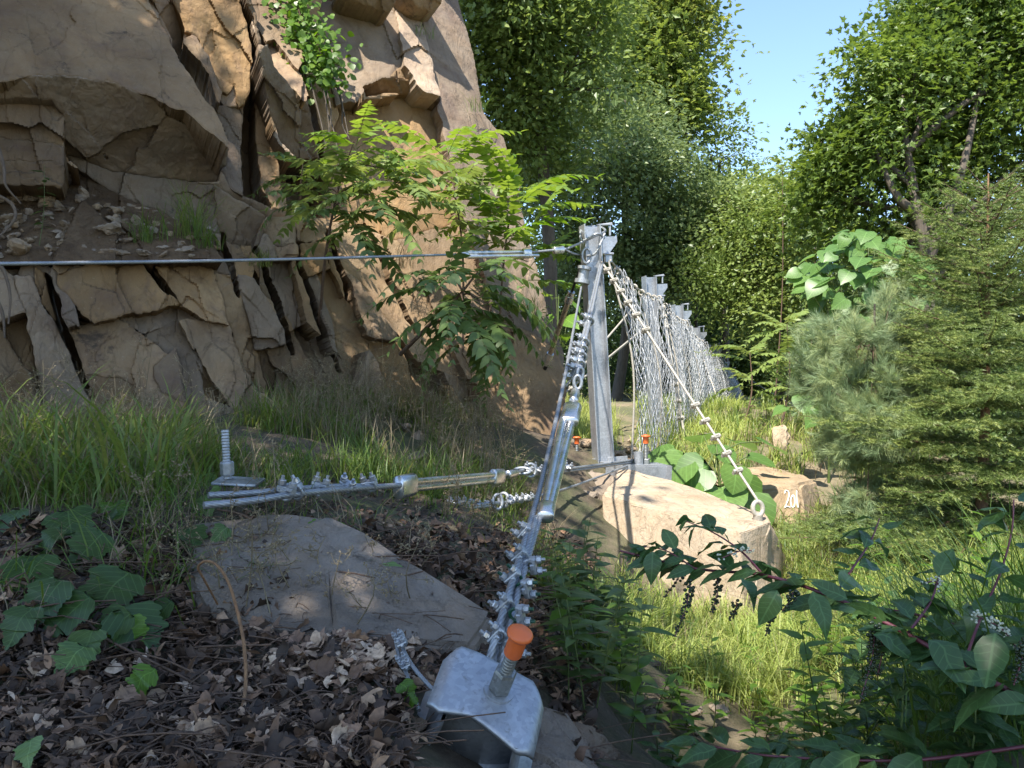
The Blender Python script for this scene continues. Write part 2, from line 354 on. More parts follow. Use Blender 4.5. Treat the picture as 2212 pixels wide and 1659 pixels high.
def ground():
    xs = np.concatenate([np.linspace(-900, -30, 14)[:-1], np.linspace(-30, -6, 40)[:-1], np.linspace(-6, 7, 260)[:-1], np.linspace(7, 30, 40)[:-1], np.linspace(30, 900, 14)])
    ys = np.concatenate([np.linspace(-900, -12, 12)[:-1], np.linspace(-12, .8, 22)[:-1], np.linspace(.8, 12, 240)[:-1], np.linspace(12, 40, 80)[:-1], np.linspace(40, 1500, 16)])
    X, Y = np.meshgrid(xs, ys); Z = gz(X, Y)
    near = (np.abs(X) < 7) & (Y > .8) & (Y < 12)
    Z = Z + near * .012 * fbm(np.stack([X, Y, Z], -1) * 14, 3, 11)
    nx = len(xs); ny = len(ys); i = np.arange(ny - 1)[:, None] * nx; j = np.arange(nx - 1)[None]
    F = np.stack([i + j, i + j + 1, i + nx + j + 1, i + nx + j], -1).reshape(-1, 4)
    m, nt, nd, lk, p = newmat('soil'); g = nd.new('ShaderNodeNewGeometry'); v = g.outputs['Position']
    n1 = tex(nd, lk, 'n', 1.3, 6, .6, v); n2 = tex(nd, lk, 'n', 14, 8, .7, v); n3 = tex(nd, lk, 'n', 90, 5, .7, v)
    r = ramp(nd, [(.3, (.045, .032, .022)), (.5, (.085, .062, .042)), (.72, (.15, .115, .075))]); lk.new(n2.outputs[0], r.inputs[0])
    sp = nd.new('ShaderNodeSeparateXYZ'); lk.new(v, sp.inputs[0])
    right = maprange(nd, lk, sp.outputs[0], 0.5, 1.6)
    c = mix(nd, lk, right, r.outputs[0], mix(nd, lk, maprange(nd, lk, n2.outputs[0], .3, .7), (.14, .11, .065), (.30, .24, .15)))
    green = maprange(nd, lk, n1.outputs[0], .42, .6, 0, .7)
    c = mix(nd, lk, green, c, (.06, .085, .025))
    c = mix(nd, lk, maprange(nd, lk, n3.outputs[0], .55, .7, 0, .5), c, (.22, .17, .12))
    lk.new(c, p.inputs['Base Color']); p.inputs['Roughness'].default_value = .95
    b = bump(nd, lk, n2.outputs[0], .8, .04); lk.new(bump(nd, lk, n3.outputs[0], .8, .01, b), p.inputs['Normal'])
    Geo().add(np.stack([X, Y, Z], -1).reshape(-1, 3), F).build('ground', m, kind='structure')
ground()

# ---------------------------------------------------------------- cliff
CN = nrm([.55, -.75, .30]); C0 = np.array([-.17, 1, .18]); CD = 8.5
def ray(u, v): return np.stack([(u - 1106) / 1805, np.ones_like(u), -(v - 829.5) / 1805], -1)
def plane_d(u, v, n, au, av, ad):
    a = ray(np.float64(au), np.float64(av)); return ad * (a @ n) / np.minimum(ray(u, v) @ n, -.12)
def base_d(u, v): return CD * (C0 @ CN) / (ray(np.asarray(u, float), np.asarray(v, float)) @ CN)
# each facet of the face: outline, anchor point, metres behind (+) or before (-) the general face, facing
FAC = [
 ([(670,-60),(850,20),(870,60),(880,133),(855,150),(844,166),(783,187),(790,225),(725,250),(700,300),(640,140),(610,-60)], (760,120), .10, (.33,-.86,.38)),
 ([(640,250),(790,215),(880,205),(950,235),(985,420),(1000,520),(860,520),(700,480),(650,380)], (840,330), .28, (.42,-.82,.32)),
 ([(700,470),(860,520),(960,700),(1000,820),(900,780),(800,640),(730,560)], (850,640), .12, (.50,-.80,.28)),
 ([(860,515),(990,480),(1060,640),(1090,800),(1010,820),(950,690)], (980,640), -.02, (.40,-.82,.40)),
 ([(905,30),(960,-60),(990,-60),(1030,115),(1052,245),(1099,299),(1153,522),(1190,640),(1240,760),(1240,1000),(1090,1000),(1085,790),(1050,600),(985,430),(950,240),(952,209)], (1050,400), -.12, (.62,-.70,.34)),
 ([(837,-60),(884,-60),(905,32),(952,209),(923,216),(873,137),(866,72)], (905,120), -.22, (.48,-.72,.50)),
 ([(740,-60),(862,-60),(852,10),(838,30),(790,14),(750,-10)], (838,28), -.38, (.3,-.62,-.72)),
 ([(870,-60),(965,-60),(952,12),(925,26),(905,20),(880,-10)], (920,24), -.42, (.4,-.6,-.7)),
 ([(783,187),(815,178),(848,165),(891,175),(920,197),(952,210),(944,240),(909,231),(880,207),(835,200),(790,211)], (860,170), -.10, (.15,-.55,-.80)),
 ([(1020,690),(1080,680),(1200,750),(1230,830),(1225,1000),(1070,1000),(1050,880),(1000,760)], (1130,820), -.38, (.40,-.80,.45)),
 # middle columns and recesses
 ([(555,-60),(610,-60),(640,60),(655,125),(640,150),(600,110),(575,90),(560,60)], (610,60), -.05, (.35,-.75,.55)),
 ([(640,60),(690,-60),(700,140),(735,250),(700,310),(660,210),(655,125)], (680,150), .14, (.55,-.78,.28)),
 ([(522,235),(548,180),(562,300),(572,400),(590,470),(555,455),(528,425),(522,360)], (545,330), 1.0, (.88,-.46,-.08)),
 ([(552,110),(565,110),(580,240),(605,345),(632,455),(590,450),(565,400),(555,300),(548,180)], (580,320), .35, (.5,-.8,.25)),
 ([(560,112),(590,90),(625,183),(652,217),(672,215),(692,300),(690,350),(640,345),(605,300),(575,225)], (640,240), -.10, (.62,-.60,-.50)),
 ([(578,88),(594,84),(640,150),(672,216),(652,219),(625,184),(592,150)], (625,150), -.16, (.25,-.72,.62)),
 ([(602,335),(650,345),(692,345),(700,480),(650,480),(625,450)], (660,410), 1.4, (.6,-.78,.1)),
 ([(325,-60),(510,-60),(555,60),(552,110),(548,180),(530,220),(512,230),(505,182),(490,202),(472,197),(460,150),(430,80),(395,66)], (460,100), .02, (.42,-.86,.20)),
 ([(300,-60),(345,-60),(400,65),(395,88),(445,150),(474,226),(500,330),(470,290),(400,150)], (400,90), .4, (.85,-.42,-.35)),
 ([(395,85),(420,74),(452,120),(478,200),(472,225),(445,150)], (440,140), -.10, (.3,-.88,.34)),
 ([(455,225),(512,229),(523,250),(523,400),(530,425),(500,405),(474,366),(495,325),(480,270)], (500,300), .18, (.55,-.80,.22)),
 ([(385,393),(475,366),(500,405),(530,425),(590,452),(635,455),(640,478),(545,470),(460,440)], (500,420), .30, (.5,-.65,-.58)),
 # great overhanging slab: upper face and underside share the lower edge
 ([(-400,-300),(-60,-300),(300,-60),(317,0),(400,150),(470,250),(497,322),(457,287),(396,240),(252,180),(172,166),(100,160),(-60,190),(-400,190)], (300,196), -.42, (.42,-.74,.52)),
 ([(-60,190),(100,160),(172,166),(252,180),(396,240),(457,287),(497,322),(490,355),(476,362),(470,394),(390,392),(250,372),(136,332),(136,250),(110,214),(47,214),(-60,217)], (300,196), -.42, (.30,-.50,-.81)),
 # blocks below the overhang
 ([(-400,190),(-60,217),(47,214),(110,216),(137,250),(138,314),(60,302),(-400,290)], (70,260), .10, (.42,-.90,.10)),
 ([(-400,290),(60,302),(138,314),(137,350),(15,348),(-400,345)], (60,325), .02, (.3,-.88,.36)),
 ([(-400,345),(15,348),(137,350),(137,405),(60,400),(-400,375)], (80,370), -.02, (.4,-.91,.0)),
 ([(137,332),(250,372),(390,392),(462,398),(474,505),(440,500),(300,440),(250,417),(180,372)], (320,400), .35, (.42,-.90,.12)),
 ([(462,398),(530,440),(575,470),(548,530),(500,528),(474,505)], (510,470), .30, (.6,-.7,-.35)),
 # rubble ledge
 ([(-400,375),(60,400),(137,405),(137,345),(180,372),(250,417),(300,440),(440,500),(486,558),(300,566),(-400,566)], (200,556), -.22, (.16,-.62,.77)),
 # lower wall
 ([(72,577),(115,597),(126,705),(88,652)], (100,640), .06, (.8,-.6,.0)),
 ([(122,590),(195,572),(313,560),(364,632),(353,664),(252,686),(212,706),(165,662),(126,620)], (240,620), -.16, (.33,-.86,.40)),
 ([(330,560),(453,560),(483,653),(494,705),(450,692),(398,660),(367,616)], (420,620), -.20, (.45,-.72,.54)),
 ([(466,590),(511,600),(547,711),(574,850),(540,825),(494,705)], (520,700), -.06, (.62,-.76,.2)),
 ([(511,594),(551,601),(594,675),(632,748),(551,756),(529,668)], (560,690), -.14, (.28,-.92,.28)),
 ([(396,686),(450,690),(494,705),(540,830),(572,850),(590,1000),(504,1000),(504,891),(434,783)], (480,800), -.22, (.42,-.84,.32)),
 ([(310,722),(382,692),(434,783),(440,857),(504,885),(504,1000),(400,1000),(400,891),(382,776)], (420,850), -.16, (.34,-.84,.42)),
 ([(170,705),(252,688),(306,722),(382,774),(400,875),(400,1000),(330,1000),(300,840),(252,815),(180,812),(144,725)], (290,780), -.08, (.28,-.90,.32)),
 ([(353,664),(396,660),(450,692),(396,688),(382,694),(310,720),(255,690)], (360,685), -.02, (.4,-.7,.55)),
 ([(30,590),(72,600),(90,660),(126,710),(144,730),(180,812),(240,1000),(140,1000),(90,850),(60,700)], (120,780), .02, (.55,-.8,.2)),
 ([(180,812),(252,815),(300,840),(330,1000),(240,1000)], (260,880), -.06, (.3,-.85,.4)),
 ([(380,748),(392,800),(400,872),(350,850),(330,790)], (370,810), -.19, (.30,-.90,.28)),
 ([(640,468),(704,470),(706,520),(646,524),(640,500)], (670,500), -.05, (.3,-.9,.2)),
 ([(575,470),(638,468),(640,524),(592,530),(572,500)], (610,500), .05, (.4,-.9,.0)),
 ([(592,530),(640,526),(644,556),(600,560)], (620,540), -.02, (.3,-.9,.25)),
 ([(646,526),(706,522),(712,580),(660,600),(648,560)], (680,560), -.08, (.35,-.9,.2)),
 ([(512,-20),(526,-20),(562,105),(552,200),(541,190),(547,108)], (540,93), 1.1, (.55,-.8,.2)),
 ([(595,335),(606,340),(634,455),(622,458)], (614,397), 1.1, (.55,-.8,.2)),
 ([(660,205),(673,212),(702,300),(708,430),(693,410),(685,300)], (686,309), 1.1, (.55,-.8,.2)),
 ([(546,530),(556,528),(602,640),(642,770),(630,770),(588,650)], (594,648), 1.1, (.55,-.8,.2)),
 ([(640,560),(650,556),(694,680),(742,810),(730,812),(680,690)], (689,684), 1.1, (.55,-.8,.2)),
 ([(98,588),(112,596),(142,700),(204,860),(190,862),(126,720)], (145,721), 1.1, (.55,-.8,.2)),
 ([(700,500),(712,498),(760,620),(790,700),(778,705),(745,630)], (747,608), 1.1, (.55,-.8,.2)),
 ([(300,566),(312,562),(368,625),(366,640)], (336,598), 1.1, (.55,-.8,.2)),
 ([(470,500),(482,500),(500,560),(520,640),(508,640),(488,565)], (494,567), 1.1, (.55,-.8,.2)),
 ([(784,480),(792,478),(850,600),(905,720),(896,725),(838,610)], (844,602), 1.1, (.55,-.8,.2)),
]
KD = [i for i, f in enumerate(FAC) if f[1] == (200, 556)][0]
def inpoly(x, y, poly):
    r = np.zeros(x.shape, bool); n = len(poly)
    for i in range(n):
        x1, y1 = poly[i]; x2, y2 = poly[(i + 1) % n]
        if y1 == y2: continue
        c = ((y1 > y) != (y2 > y)) & (x < (x2 - x1) * (y - y1) / (y2 - y1) + x1); r ^= c
    return r
CLIFF = thing('rock_cliff', 'tall tan and brown rock face with overhanging slabs and open cracks on the uphill side', 'cliff')
def cliff():
    us = np.concatenate([np.arange(-1500, 0, 25.), np.arange(0, 1262, 3.)]); vs = np.concatenate([np.arange(-1500, -15, 25.), np.arange(-15, 1003, 3.)])
    U, V = np.meshgrid(us, vs); Q = np.stack([U / 34, V / 34, 0 * U], -1)
    wu = 7 * fbm(Q, 4, 21); wv = 7 * fbm(Q, 4, 31)
    Uc = .25 * (U[1:, 1:] + U[:-1, 1:] + U[1:, :-1] + U[:-1, :-1]); Vc = .25 * (V[1:, 1:] + V[:-1, 1:] + V[1:, :-1] + V[:-1, :-1])
    wuc = wu[1:, 1:]; wvc = wv[1:, 1:]; X = Uc + wuc; Y = Vc + wvc
    # leftover face: slanting joint blocks
    big = np.where((Uc < -20) | (Vc < -20), 2.2, 1.0)
    a = (X - .42 * Y) / (62 * big); b = (Y + .15 * X) / (120 * big) ; b = np.where((Uc > 560) & (Vc > 560), b * .55, b)
    ia = np.floor(a).astype(int); ib = np.floor(b).astype(int); best = np.full(a.shape, 9e9); lab = np.zeros(a.shape, int)
    for da in (-1, 0, 1):
        for db in (-1, 0, 1):
            z = np.zeros_like(ia); ja = _h(ia + da, ib + db, z, 3); jb = _h(ia + da, ib + db, z, 4)
            dd = (ia + da + ja - a) ** 2 + (ib + db + jb - b) ** 2; k = (ia + da) * 1000 + (ib + db) + 5000000 + (big > 1.5) * 3000000
            m_ = dd < best; best[m_] = dd[m_]; lab[m_] = k[m_]
    for i, f in enumerate(FAC): lab[inpoly(X, Y, f[0])] = i
    sil = [(-1600,-1600),(880,-1600),(930,-600),(985,-15),(1022,115),(1044,245),(1089,299),(1143,522),(1165,597),(1185,680),(1217,760),(1224,850),(1212,905),(1216,1010),(-1600,1010)]
    out = ~inpoly(Uc + wuc * .25, Vc, sil); lab[out] = -1
    # smooth the outlines between pieces
    nv, nu = U.shape; lp = np.full((nv + 1, nu + 1), -2); lp[1:nv, 1:nu] = lab
    vb = lp[1:-1, :-1][:, :], None
    # horizontal grid edges (v fixed, between u j and j+1): separates quads above and below
    he = lp[:-1, 1:-1] != lp[1:, 1:-1]      # (nv, nu-1)
    ve = lp[1:-1, :-1] != lp[1:-1, 1:]      # (nv-1, nu)
    deg = np.zeros((nv, nu), int); deg[:, :-1] += he; deg[:, 1:] += he; deg[:-1] += ve; deg[1:] += ve
    SU, SV = U.copy(), V.copy(); mov = (deg == 2); mov[0] = mov[-1] = False; mov[:, 0] = mov[:, -1] = False
    for it in range(3):
        au = np.zeros_like(U); av = np.zeros_like(V)
        au[:, :-1] += he * SU[:, 1:]; au[:, 1:] += he * SU[:, :-1]; au[:-1] += ve * SU[1:]; au[1:] += ve * SU[:-1]
        av[:, :-1] += he * SV[:, 1:]; av[:, 1:] += he * SV[:, :-1]; av[:-1] += ve * SV[1:]; av[1:] += ve * SV[:-1]
        SU = np.where(mov, .5 * SU + .25 * au, SU); SV = np.where(mov, .5 * SV + .25 * av, SV)
    bd = deg > 0
    r3 = ray(SU, SV); P0 = r3 * base_d(SU, SV)[..., None]
    dn = .08 * fbm(P0 * .8, 3, 40) + .018 * fbm(P0 * [2.5, 2.5, 1.4], 4, 44) + .012 * np.abs(fbm(P0 * [7, 7, 3.5], 3, 47)) + .008 * fbm(P0 * 22, 3, 50)
    Wp = P0 + .12 * np.stack([fbm(P0 * 2.2, 3, 71), fbm(P0 * 2.2, 3, 72), fbm(P0 * 2.2, 3, 73)], -1)
    step = .085 * cells(Wp * [.95, .95, .55], 80, 1.2) + .022 * cells(Wp * [3.4, 3.4, 1.6], 90, 1.2) * np.clip(.6 + 1.6 * fbm(P0 * .7, 2, 95), .15, 1.6)
    # separate unconnected patches of one cell
    comp = np.arange(lab.size).reshape(lab.shape)
    for it in range(500):
        old = comp.copy()
        for a_, b_ in (((slice(1, None), slice(None)), (slice(None, -1), slice(None))), ((slice(None), slice(1, None)), (slice(None), slice(None, -1)))):
            same = lab[a_] == lab[b_]; mn = np.minimum(comp[a_], comp[b_]); comp[a_] = np.where(same, mn, comp[a_]); mn = np.minimum(comp[a_], comp[b_]); comp[b_] = np.where(same, mn, comp[b_])
        comp = comp.ravel()[comp]
        if (comp == old).all(): break
    cu_, ci_, cc_ = np.unique(comp, return_inverse=True, return_counts=True); ci_ = ci_.reshape(lab.shape); klab = lab.copy(); lab = np.where(klab < 0, -1, ci_)
    lab = np.where(cc_[ci_] < 8, -1, lab)
    order = np.argsort(lab, axis=None, kind='stable'); ls = lab.ravel()[order]; cut = np.flatnonzero(np.diff(ls)) + 1
    back = np.array([-.42, .90, -.05])
    for seg in np.split(order, cut):
        if lab.ravel()[seg[0]] < 0 or len(seg) < 4: continue
        k = klab.ravel()[seg[0]]
        qi, qj = np.unravel_index(seg, lab.shape); cu = Uc.ravel()[seg].mean(); cv = Vc.ravel()[seg].mean()
        if k < len(FAC):
            _, (au_, av_), off, n = FAC[k]; n = nrm(n); ad = float(base_d(au_, av_)) + off
        else:
            rs = np.random.RandomState(k % 100003); au_, av_ = cu, cv; n = nrm(CN + rs.randn(3) * [.30, .12, .26]); ad = float(base_d(cu, cv)) + (rs.rand() - .42) * .5
        vid = qi * nu + qj; quads = np.stack([vid, vid + nu, vid + nu + 1, vid + 1], 1)
        un, inv = np.unique(quads, return_inverse=True); inv = inv.reshape(-1, 4)
        su, sv = SU.ravel()[un], SV.ravel()[un]; d = plane_d(su, sv, n, au_, av_, ad)
        d = np.clip(d, ad - 1.6, ad + 1.6)
        amp = .4 if k in (0, 1, 4, 3, 2, 22) else 1.0
        d = d + amp * dn.ravel()[un] + amp * step.ravel()[un] + .008 * bd.ravel()[un]
        W = ray(su, sv) * d[:, None] + [0, 0, CAMZ]
        # side walls
        e = np.concatenate([inv[:, [0, 1]], inv[:, [1, 2]], inv[:, [2, 3]], inv[:, [3, 0]]]); key = np.sort(e, 1); key = key[:, 0] * 10 ** 7 + key[:, 1]
        uq, ix, ct = np.unique(key, return_index=True, return_counts=True); be = e[ix[ct == 1]]
        bv, bi = np.unique(be, return_inverse=True); bi = bi.reshape(-1, 2); L = 4.0 if k == 4 or k == 9 or k > len(FAC) and cu > 1000 or cv < -800 else .9
        n0 = len(W); W2 = W[bv] + back * L * .35 + rng.randn(len(bv), 3) * .004; W3 = W[bv] + back * L
        VV = np.vstack([W, W2, W3, W[bv]]); nb = len(bv)
        F2 = np.stack([n0 + 2 * nb + bi[:, 0], n0 + bi[:, 0], n0 + bi[:, 1], n0 + 2 * nb + bi[:, 1]], 1); F3 = np.stack([n0 + bi[:, 0], n0 + nb + bi[:, 0], n0 + nb + bi[:, 1], n0 + bi[:, 1]], 1)
        o = Geo().add(VV, [inv, F2, F3]).build('dirt_ledge' if k == KD else 'rock_slab', M['dirt' if k == KD else 'cliff'], CLIFF, sharp=26)
cliff()
# ---------------------------------------------------------------- leaf shapes
LEAF4 = (np.array([[0, 0, 0], [-.30, .42, .07], [0, 1, -.06], [.30, .42, .07]]), np.array([[0, 2, 1], [0, 3, 2]]))
def ngon_leaf(pts, fold=.10, droop=.12):
    """half outline -> folded leaf with a midrib; pts from base to tip (x, y)"""
    V = [[0, y, -droop * y * y] for x, y in pts]; n = len(pts)
    V += [[-x, y, fold * x - droop * y * y] for x, y in pts[1:-1]] + [[x, y, fold * x - droop * y * y] for x, y in pts[1:-1]]
    m = n - 2; q = []; t = []
    for s, b in ((0, n), (1, n + m)):
        t.append([0, 1, b] if s else [0, b, 1]); t.append([n - 2, n - 1, b + m - 1] if s else [n - 2, b + m - 1, n - 1])
        for i in range(m - 1):
            a = [i + 1, i + 2, b + i + 1, b + i]; q.append(a if s else a[::-1])
    return np.array(V, float), [np.array(t)] + ([np.array(q)] if q else [])
OVAL = ngon_leaf([(0, 0), (.20, .18), (.29, .42), (.20, .72), (0, 1)])
LANCE = ngon_leaf([(0, 0), (.11, .12), (.165, .33), (.10, .68), (0, 1)], .12, .18)
HEART = ngon_leaf([(0, .12), (.30, .0), (.50, .20), (.50, .42), (.36, .68), (.12, .90), (0, 1.05)], .16, .18)
ROUND = ngon_leaf([(0, .16), (.22, -.02), (.46, .06), (.58, .30), (.52, .56), (.34, .80), (.12, .92), (0, .98)], .10, .16)
def lobed(n=5, deep=.55, w=.5):
    V = [[0, 0.15, 0.0]]; k = 4 * n; 
    for i in range(k + 1):
        a = -math.pi * .80 + i / k * math.pi * 1.6; l = abs(math.cos((a) * n / 1.6 * .5 * 2)) ; r = (deep + (1 - deep) * l ** 1.5) * (1 - .25 * abs(a) / 2.5)
        V.append([math.sin(a) * r * .62, .30 + math.cos(a) * r * .62, .06 * (abs(math.sin(a * n / 1.6)) - .5) - .10 * r * r])
    return np.array(V), np.array([[0, i, i + 1] for i in range(1, k + 1)])[:, ::-1].copy()
MAPLE = lobed(5, .50)
_mv = np.array([[0, 0, 0], [.18, -.02, 0], [.40, -.10, -.04], [.32, .14, .02], [.56, .34, -.05], [.24, .42, .02], [0, 1., -.1], [-.24, .42, .02], [-.56, .34, -.05], [-.32, .14, .02], [-.40, -.10, -.04], [-.18, -.02, 0]])
MAPLELO = (_mv, [np.array([[0, i, i + 1] for i in range(1, 11)])])
def serrate(pts, n=5, amp=.03):
    o = [pts[0]]
    for a, b in zip(pts[:-1], pts[1:]):
        for k in range(n):
            t = (k + 1) / n; o.append((a[0] + (b[0] - a[0]) * t + (amp * (-1) ** k if 0 < t < 1 else 0), a[1] + (b[1] - a[1]) * t + (amp * .5 * (-1) ** k if 0 < t < 1 else 0)))
    o[-1] = pts[-1]; return [(max(0, x), y) for x, y in o]
GRAPE = ngon_leaf(serrate([(0, .12), (.20, -.06), (.44, .04), (.56, .26), (.44, .36), (.50, .60), (.30, .66), (.16, .92), (0, 1.06)], 4, .022), .14, .2)
def orient(z, ydir=None):
    """matrices (columns x,y,z) from leaf normals z and growth directions y"""
    z = nrm(z); y = ydir if ydir is not None else rng.randn(*z.shape); y = nrm(y - z * (y * z).sum(-1, keepdims=True)); x = np.cross(y, z)
    return np.stack([x, y, z], 2)
M['lf_blue'] = leaf_mat('leaf_bluegreen', (.080, .12, .045), (.165, .225, .085), (.26, .32, .14), .30, .40)
M['lf_mid'] = leaf_mat('leaf_mid', (.080, .125, .030), (.17, .24, .060), (.27, .33, .10), .32, .42)
M['lf_maple'] = leaf_mat('leaf_maple', (.065, .11, .022), (.145, .22, .042), (.24, .31, .075), .34, .42)
M['lf_yel'] = leaf_mat('leaf_yellow', (.10, .15, .03), (.20, .26, .06), (.32, .34, .10), .40, .42)
M['lf_bright'] = leaf_mat('leaf_bright', (.06, .13, .012), (.11, .21, .025), (.19, .27, .05), .42, .38)
M['lf_pale'] = leaf_mat('leaf_pale', (.08, .16, .05), (.13, .23, .075), (.18, .28, .10), .36, .45)
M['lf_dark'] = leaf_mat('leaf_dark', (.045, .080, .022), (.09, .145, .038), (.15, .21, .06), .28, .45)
M['lf_shrub'] = leaf_mat('leaf_shrub', (.07, .13, .03), (.12, .20, .05), (.18, .26, .07), .36, .45)
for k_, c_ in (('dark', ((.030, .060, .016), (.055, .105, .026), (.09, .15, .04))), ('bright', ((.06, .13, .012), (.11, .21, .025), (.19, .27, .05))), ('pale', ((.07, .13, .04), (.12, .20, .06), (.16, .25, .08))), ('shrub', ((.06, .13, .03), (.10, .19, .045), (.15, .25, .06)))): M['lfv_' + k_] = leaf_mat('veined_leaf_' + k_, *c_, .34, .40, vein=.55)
M['grassyel'] = leaf_mat('grass_yellow', (.17, .23, .05), (.31, .38, .09), (.46, .46, .18), .40, .5)
M['spruce'] = leaf_mat('needle_spruce', (.050, .09, .024), (.14, .20, .05), (.29, .33, .09), .15, .5)
M['pine'] = leaf_mat('needle_pine', (.11, .17, .09), (.22, .30, .15), (.34, .38, .16), .2, .5)
M['grass'] = leaf_mat('grass_blade', (.055, .10, .018), (.11, .185, .03), (.24, .25, .07), .38, .45)
M['grassdry'] = leaf_mat('dry_stalk', (.13, .10, .055), (.24, .19, .11), (.34, .28, .17), .2, .6)

def crown_geo(blobs, leafT, size, dens=26, per=16, spread=.34, inner=.25, flat=.5, rb=0.0):
    g = Geo()
    for (c, r) in blobs:
        c = np.asarray(c, float); r = np.ones(3) * r
        area = 4 * np.pi * (r.prod()) ** (2 / 3); n = max(5, int(dens * .42 * area / 4)); k = int(n * (1 + inner))
        dirs = nrm(rng.randn(k, 3)); rad = np.where(np.arange(k) < n, .74 + .34 * rng.rand(k) + .42 * fbm(dirs * 1.9 + c, 3, 3), .3 + .5 * rng.rand(k))
        cc = c + dirs * r * rad[:, None]; hole = fbm(cc * (1.25 / max(.5, spread / .3)), 3, 29) > -.13; dirs, cc, k = dirs[hole], cc[hole], int(hole.sum())
        if k < 2: continue
        out = nrm(dirs * .8 + [0, 0, .55] + rng.randn(k, 3) * .25)
        tone = .5 + .45 * fbm(cc * .9, 2, 17) + rng.randn(k) * .14
        cs = .65 + .8 * rng.rand(k); ci = np.repeat(np.arange(k), (per * 2.5 * cs ** 2).astype(int)); m = len(ci)
        X = orient(out); loc = np.clip(rng.randn(m, 3), -1.7, 1.7) * [spread * 1.2, spread * 1.2, spread * flat * .42] * cs[ci][:, None]; loc[:, 2] -= .25 * (loc[:, 0] ** 2 + loc[:, 1] ** 2) / spread
        T = cc[ci] + np.einsum('nij,nj->ni', X[ci], loc)
        yd = np.einsum('nij,nj->ni', X[ci], np.stack([loc[:, 0], loc[:, 1], 0 * loc[:, 0]], 1)) + [0, 0, -.12] + rng.randn(m, 3) * .08
        zz = out[ci] * .6 + [0, 0, .35] + rng.randn(m, 3) * .33
        s = size * (.6 + .7 * rng.rand(m)); R = orient(zz, yd) * s[:, None, None]
        g.inst(leafT[0], leafT[1], R, T, np.clip(tone[ci] + rng.randn(m) * .13 + rb, 0, 1))
    return g
def tree(name, label, cat, base, blobs, leafT, size, mat, trunk_r=.14, group=None, limbs=True, bark='bark', trunk_path=None, push=1., **kw):
    t = thing(name, label, cat, group)
    base = np.asarray(base, float); B = [(P(b[0], b[1], b[2] * push), np.array(b[3]) * push) for b in blobs]; size *= push * .9; kw['dens'] = kw['dens'] / push ** 1.7; kw['spread'] = kw['spread'] * push; trunk_r *= push
    ctr = np.mean([b[0] for b in B], 0); g = Geo(); top = np.array([ctr[0], ctr[1], max(b[0][2] for b in B)])
    tp = spline(trunk_path if trunk_path is not None else [base, base * .6 + ctr * .4 + [.2, 0, 0], ctr, top], 14); tube(g, tp, np.linspace(trunk_r, trunk_r * .25, 14), 7)
    g.build('trunk', M[bark], t)
    if limbs:
        for i, (c, r) in enumerate(B):
            g = Geo(); k = int(np.clip(np.searchsorted(tp[:, 2], c[2] - np.mean(r) * 1.2), 2, 12)); a = tp[k]
            lp = spline([a, (a + c) / 2 + [0, 0, .15] + rng.randn(3) * .15, c], 8); tube(g, lp, np.linspace(trunk_r * .4, trunk_r * .12, 8), 5)
            for q in range(7):
                e = c + nrm(rng.randn(3) + [0, 0, .3]) * np.mean(r) * .9; s0 = lp[rng.randint(3, 8)]; tube(g, spline([s0, (s0 + e) / 2 + rng.randn(3) * .1, e], 5), np.linspace(trunk_r * .13, .006, 5), 3, cap=False)
            g.build('limb', M[bark], t)
    mini = []
    for c, r in B:
        r3 = np.ones(3) * r
        for k in range(5): dd = nrm(rng.randn(3) + [0, -.35, .25]); mini.append((c + dd * r3 * rng.uniform(.85, 1.12), r3 * rng.uniform(.22, .42)))
        for k in range(2): dd = nrm([rng.randn(), rng.randn() - .5, -.2]); mini.append((c + dd * r3 * .95 - [0, 0, r3[2] * .35], r3 * [.22, .22, .5]))
    kw['dens'] *= .8
    crown_geo(B + mini, leafT, size, **kw).build('crown', M[mat], t, smooth=False)
    return t
def gp(u, d): x = (u - 1106) / 1805 * d; return np.array([x, d, float(gz(x, d)) - .1])

# ---------------------------------------------------------------- woods behind
tree('broadleaf_tree', 'bright green broadleaf tree whose crown meets the top right edge of the cliff', 'tree', gp(1180, 17),
     [(1060, 40, 16, 1.5), (1180, 20, 16.5, 1.6), (1120, 180, 16.5, 1.3), (1240, 130, 16, 1.3), (1060, -120, 17, 1.6), (1230, -130, 17.5, 1.6), (1130, 300, 17, 1.0)], LEAF4, .15, 'lf_mid', .18, dens=34, per=20, spread=.36)
tree('broadleaf_tree', 'tall tree clothed in climbing vines with yellow-green leaves beside the gap of sky', 'tree', gp(1440, 28),
     [(1405, 30, 18, (.75, 1.3, 1.6)), (1390, 180, 18, 1.1), (1405, 170, 18, (.7, 1, 1.2)), (1370, -60, 19, 1.6), (1400, -120, 19, 1.0), (1410, 290, 18.3, 1.0), (1330, 120, 19, 1.5)], OVAL, .13, 'lf_mid', .2, push=1.5, dens=34, per=18, spread=.34, rb=.1)
tree('climbing_vine', 'yellow-green vine cascading down the sunny side of the tall tree by the sky gap', 'vine', gp(1500, 26),
     [(1478, 40, 17.2, (.42, .4, .8)), (1472, 180, 17.2, (.5, .4, .7)), (1450, -60, 17.2, (.5, .5, .7)), (1440, 110, 17, (.5, .3, .8)), (1500, 250, 17.6, (.3, .3, .4))], MAPLE, .15, 'lf_yel', .04, push=1.48, limbs=False, dens=40, per=14, spread=.26)
tree('broadleaf_tree', 'rounded tree below the vine-hung tree, small dome of leaves against the sky', 'tree', gp(1560, 27),
     [(1555, 330, 20, (.7, .8, .8)), (1520, 400, 20, 1.0), (1590, 410, 20.5, .8), (1480, 480, 20, 1.2)], LEAF4, .12, 'lf_mid', .14, push=1.3, dens=40, per=20, spread=.3)
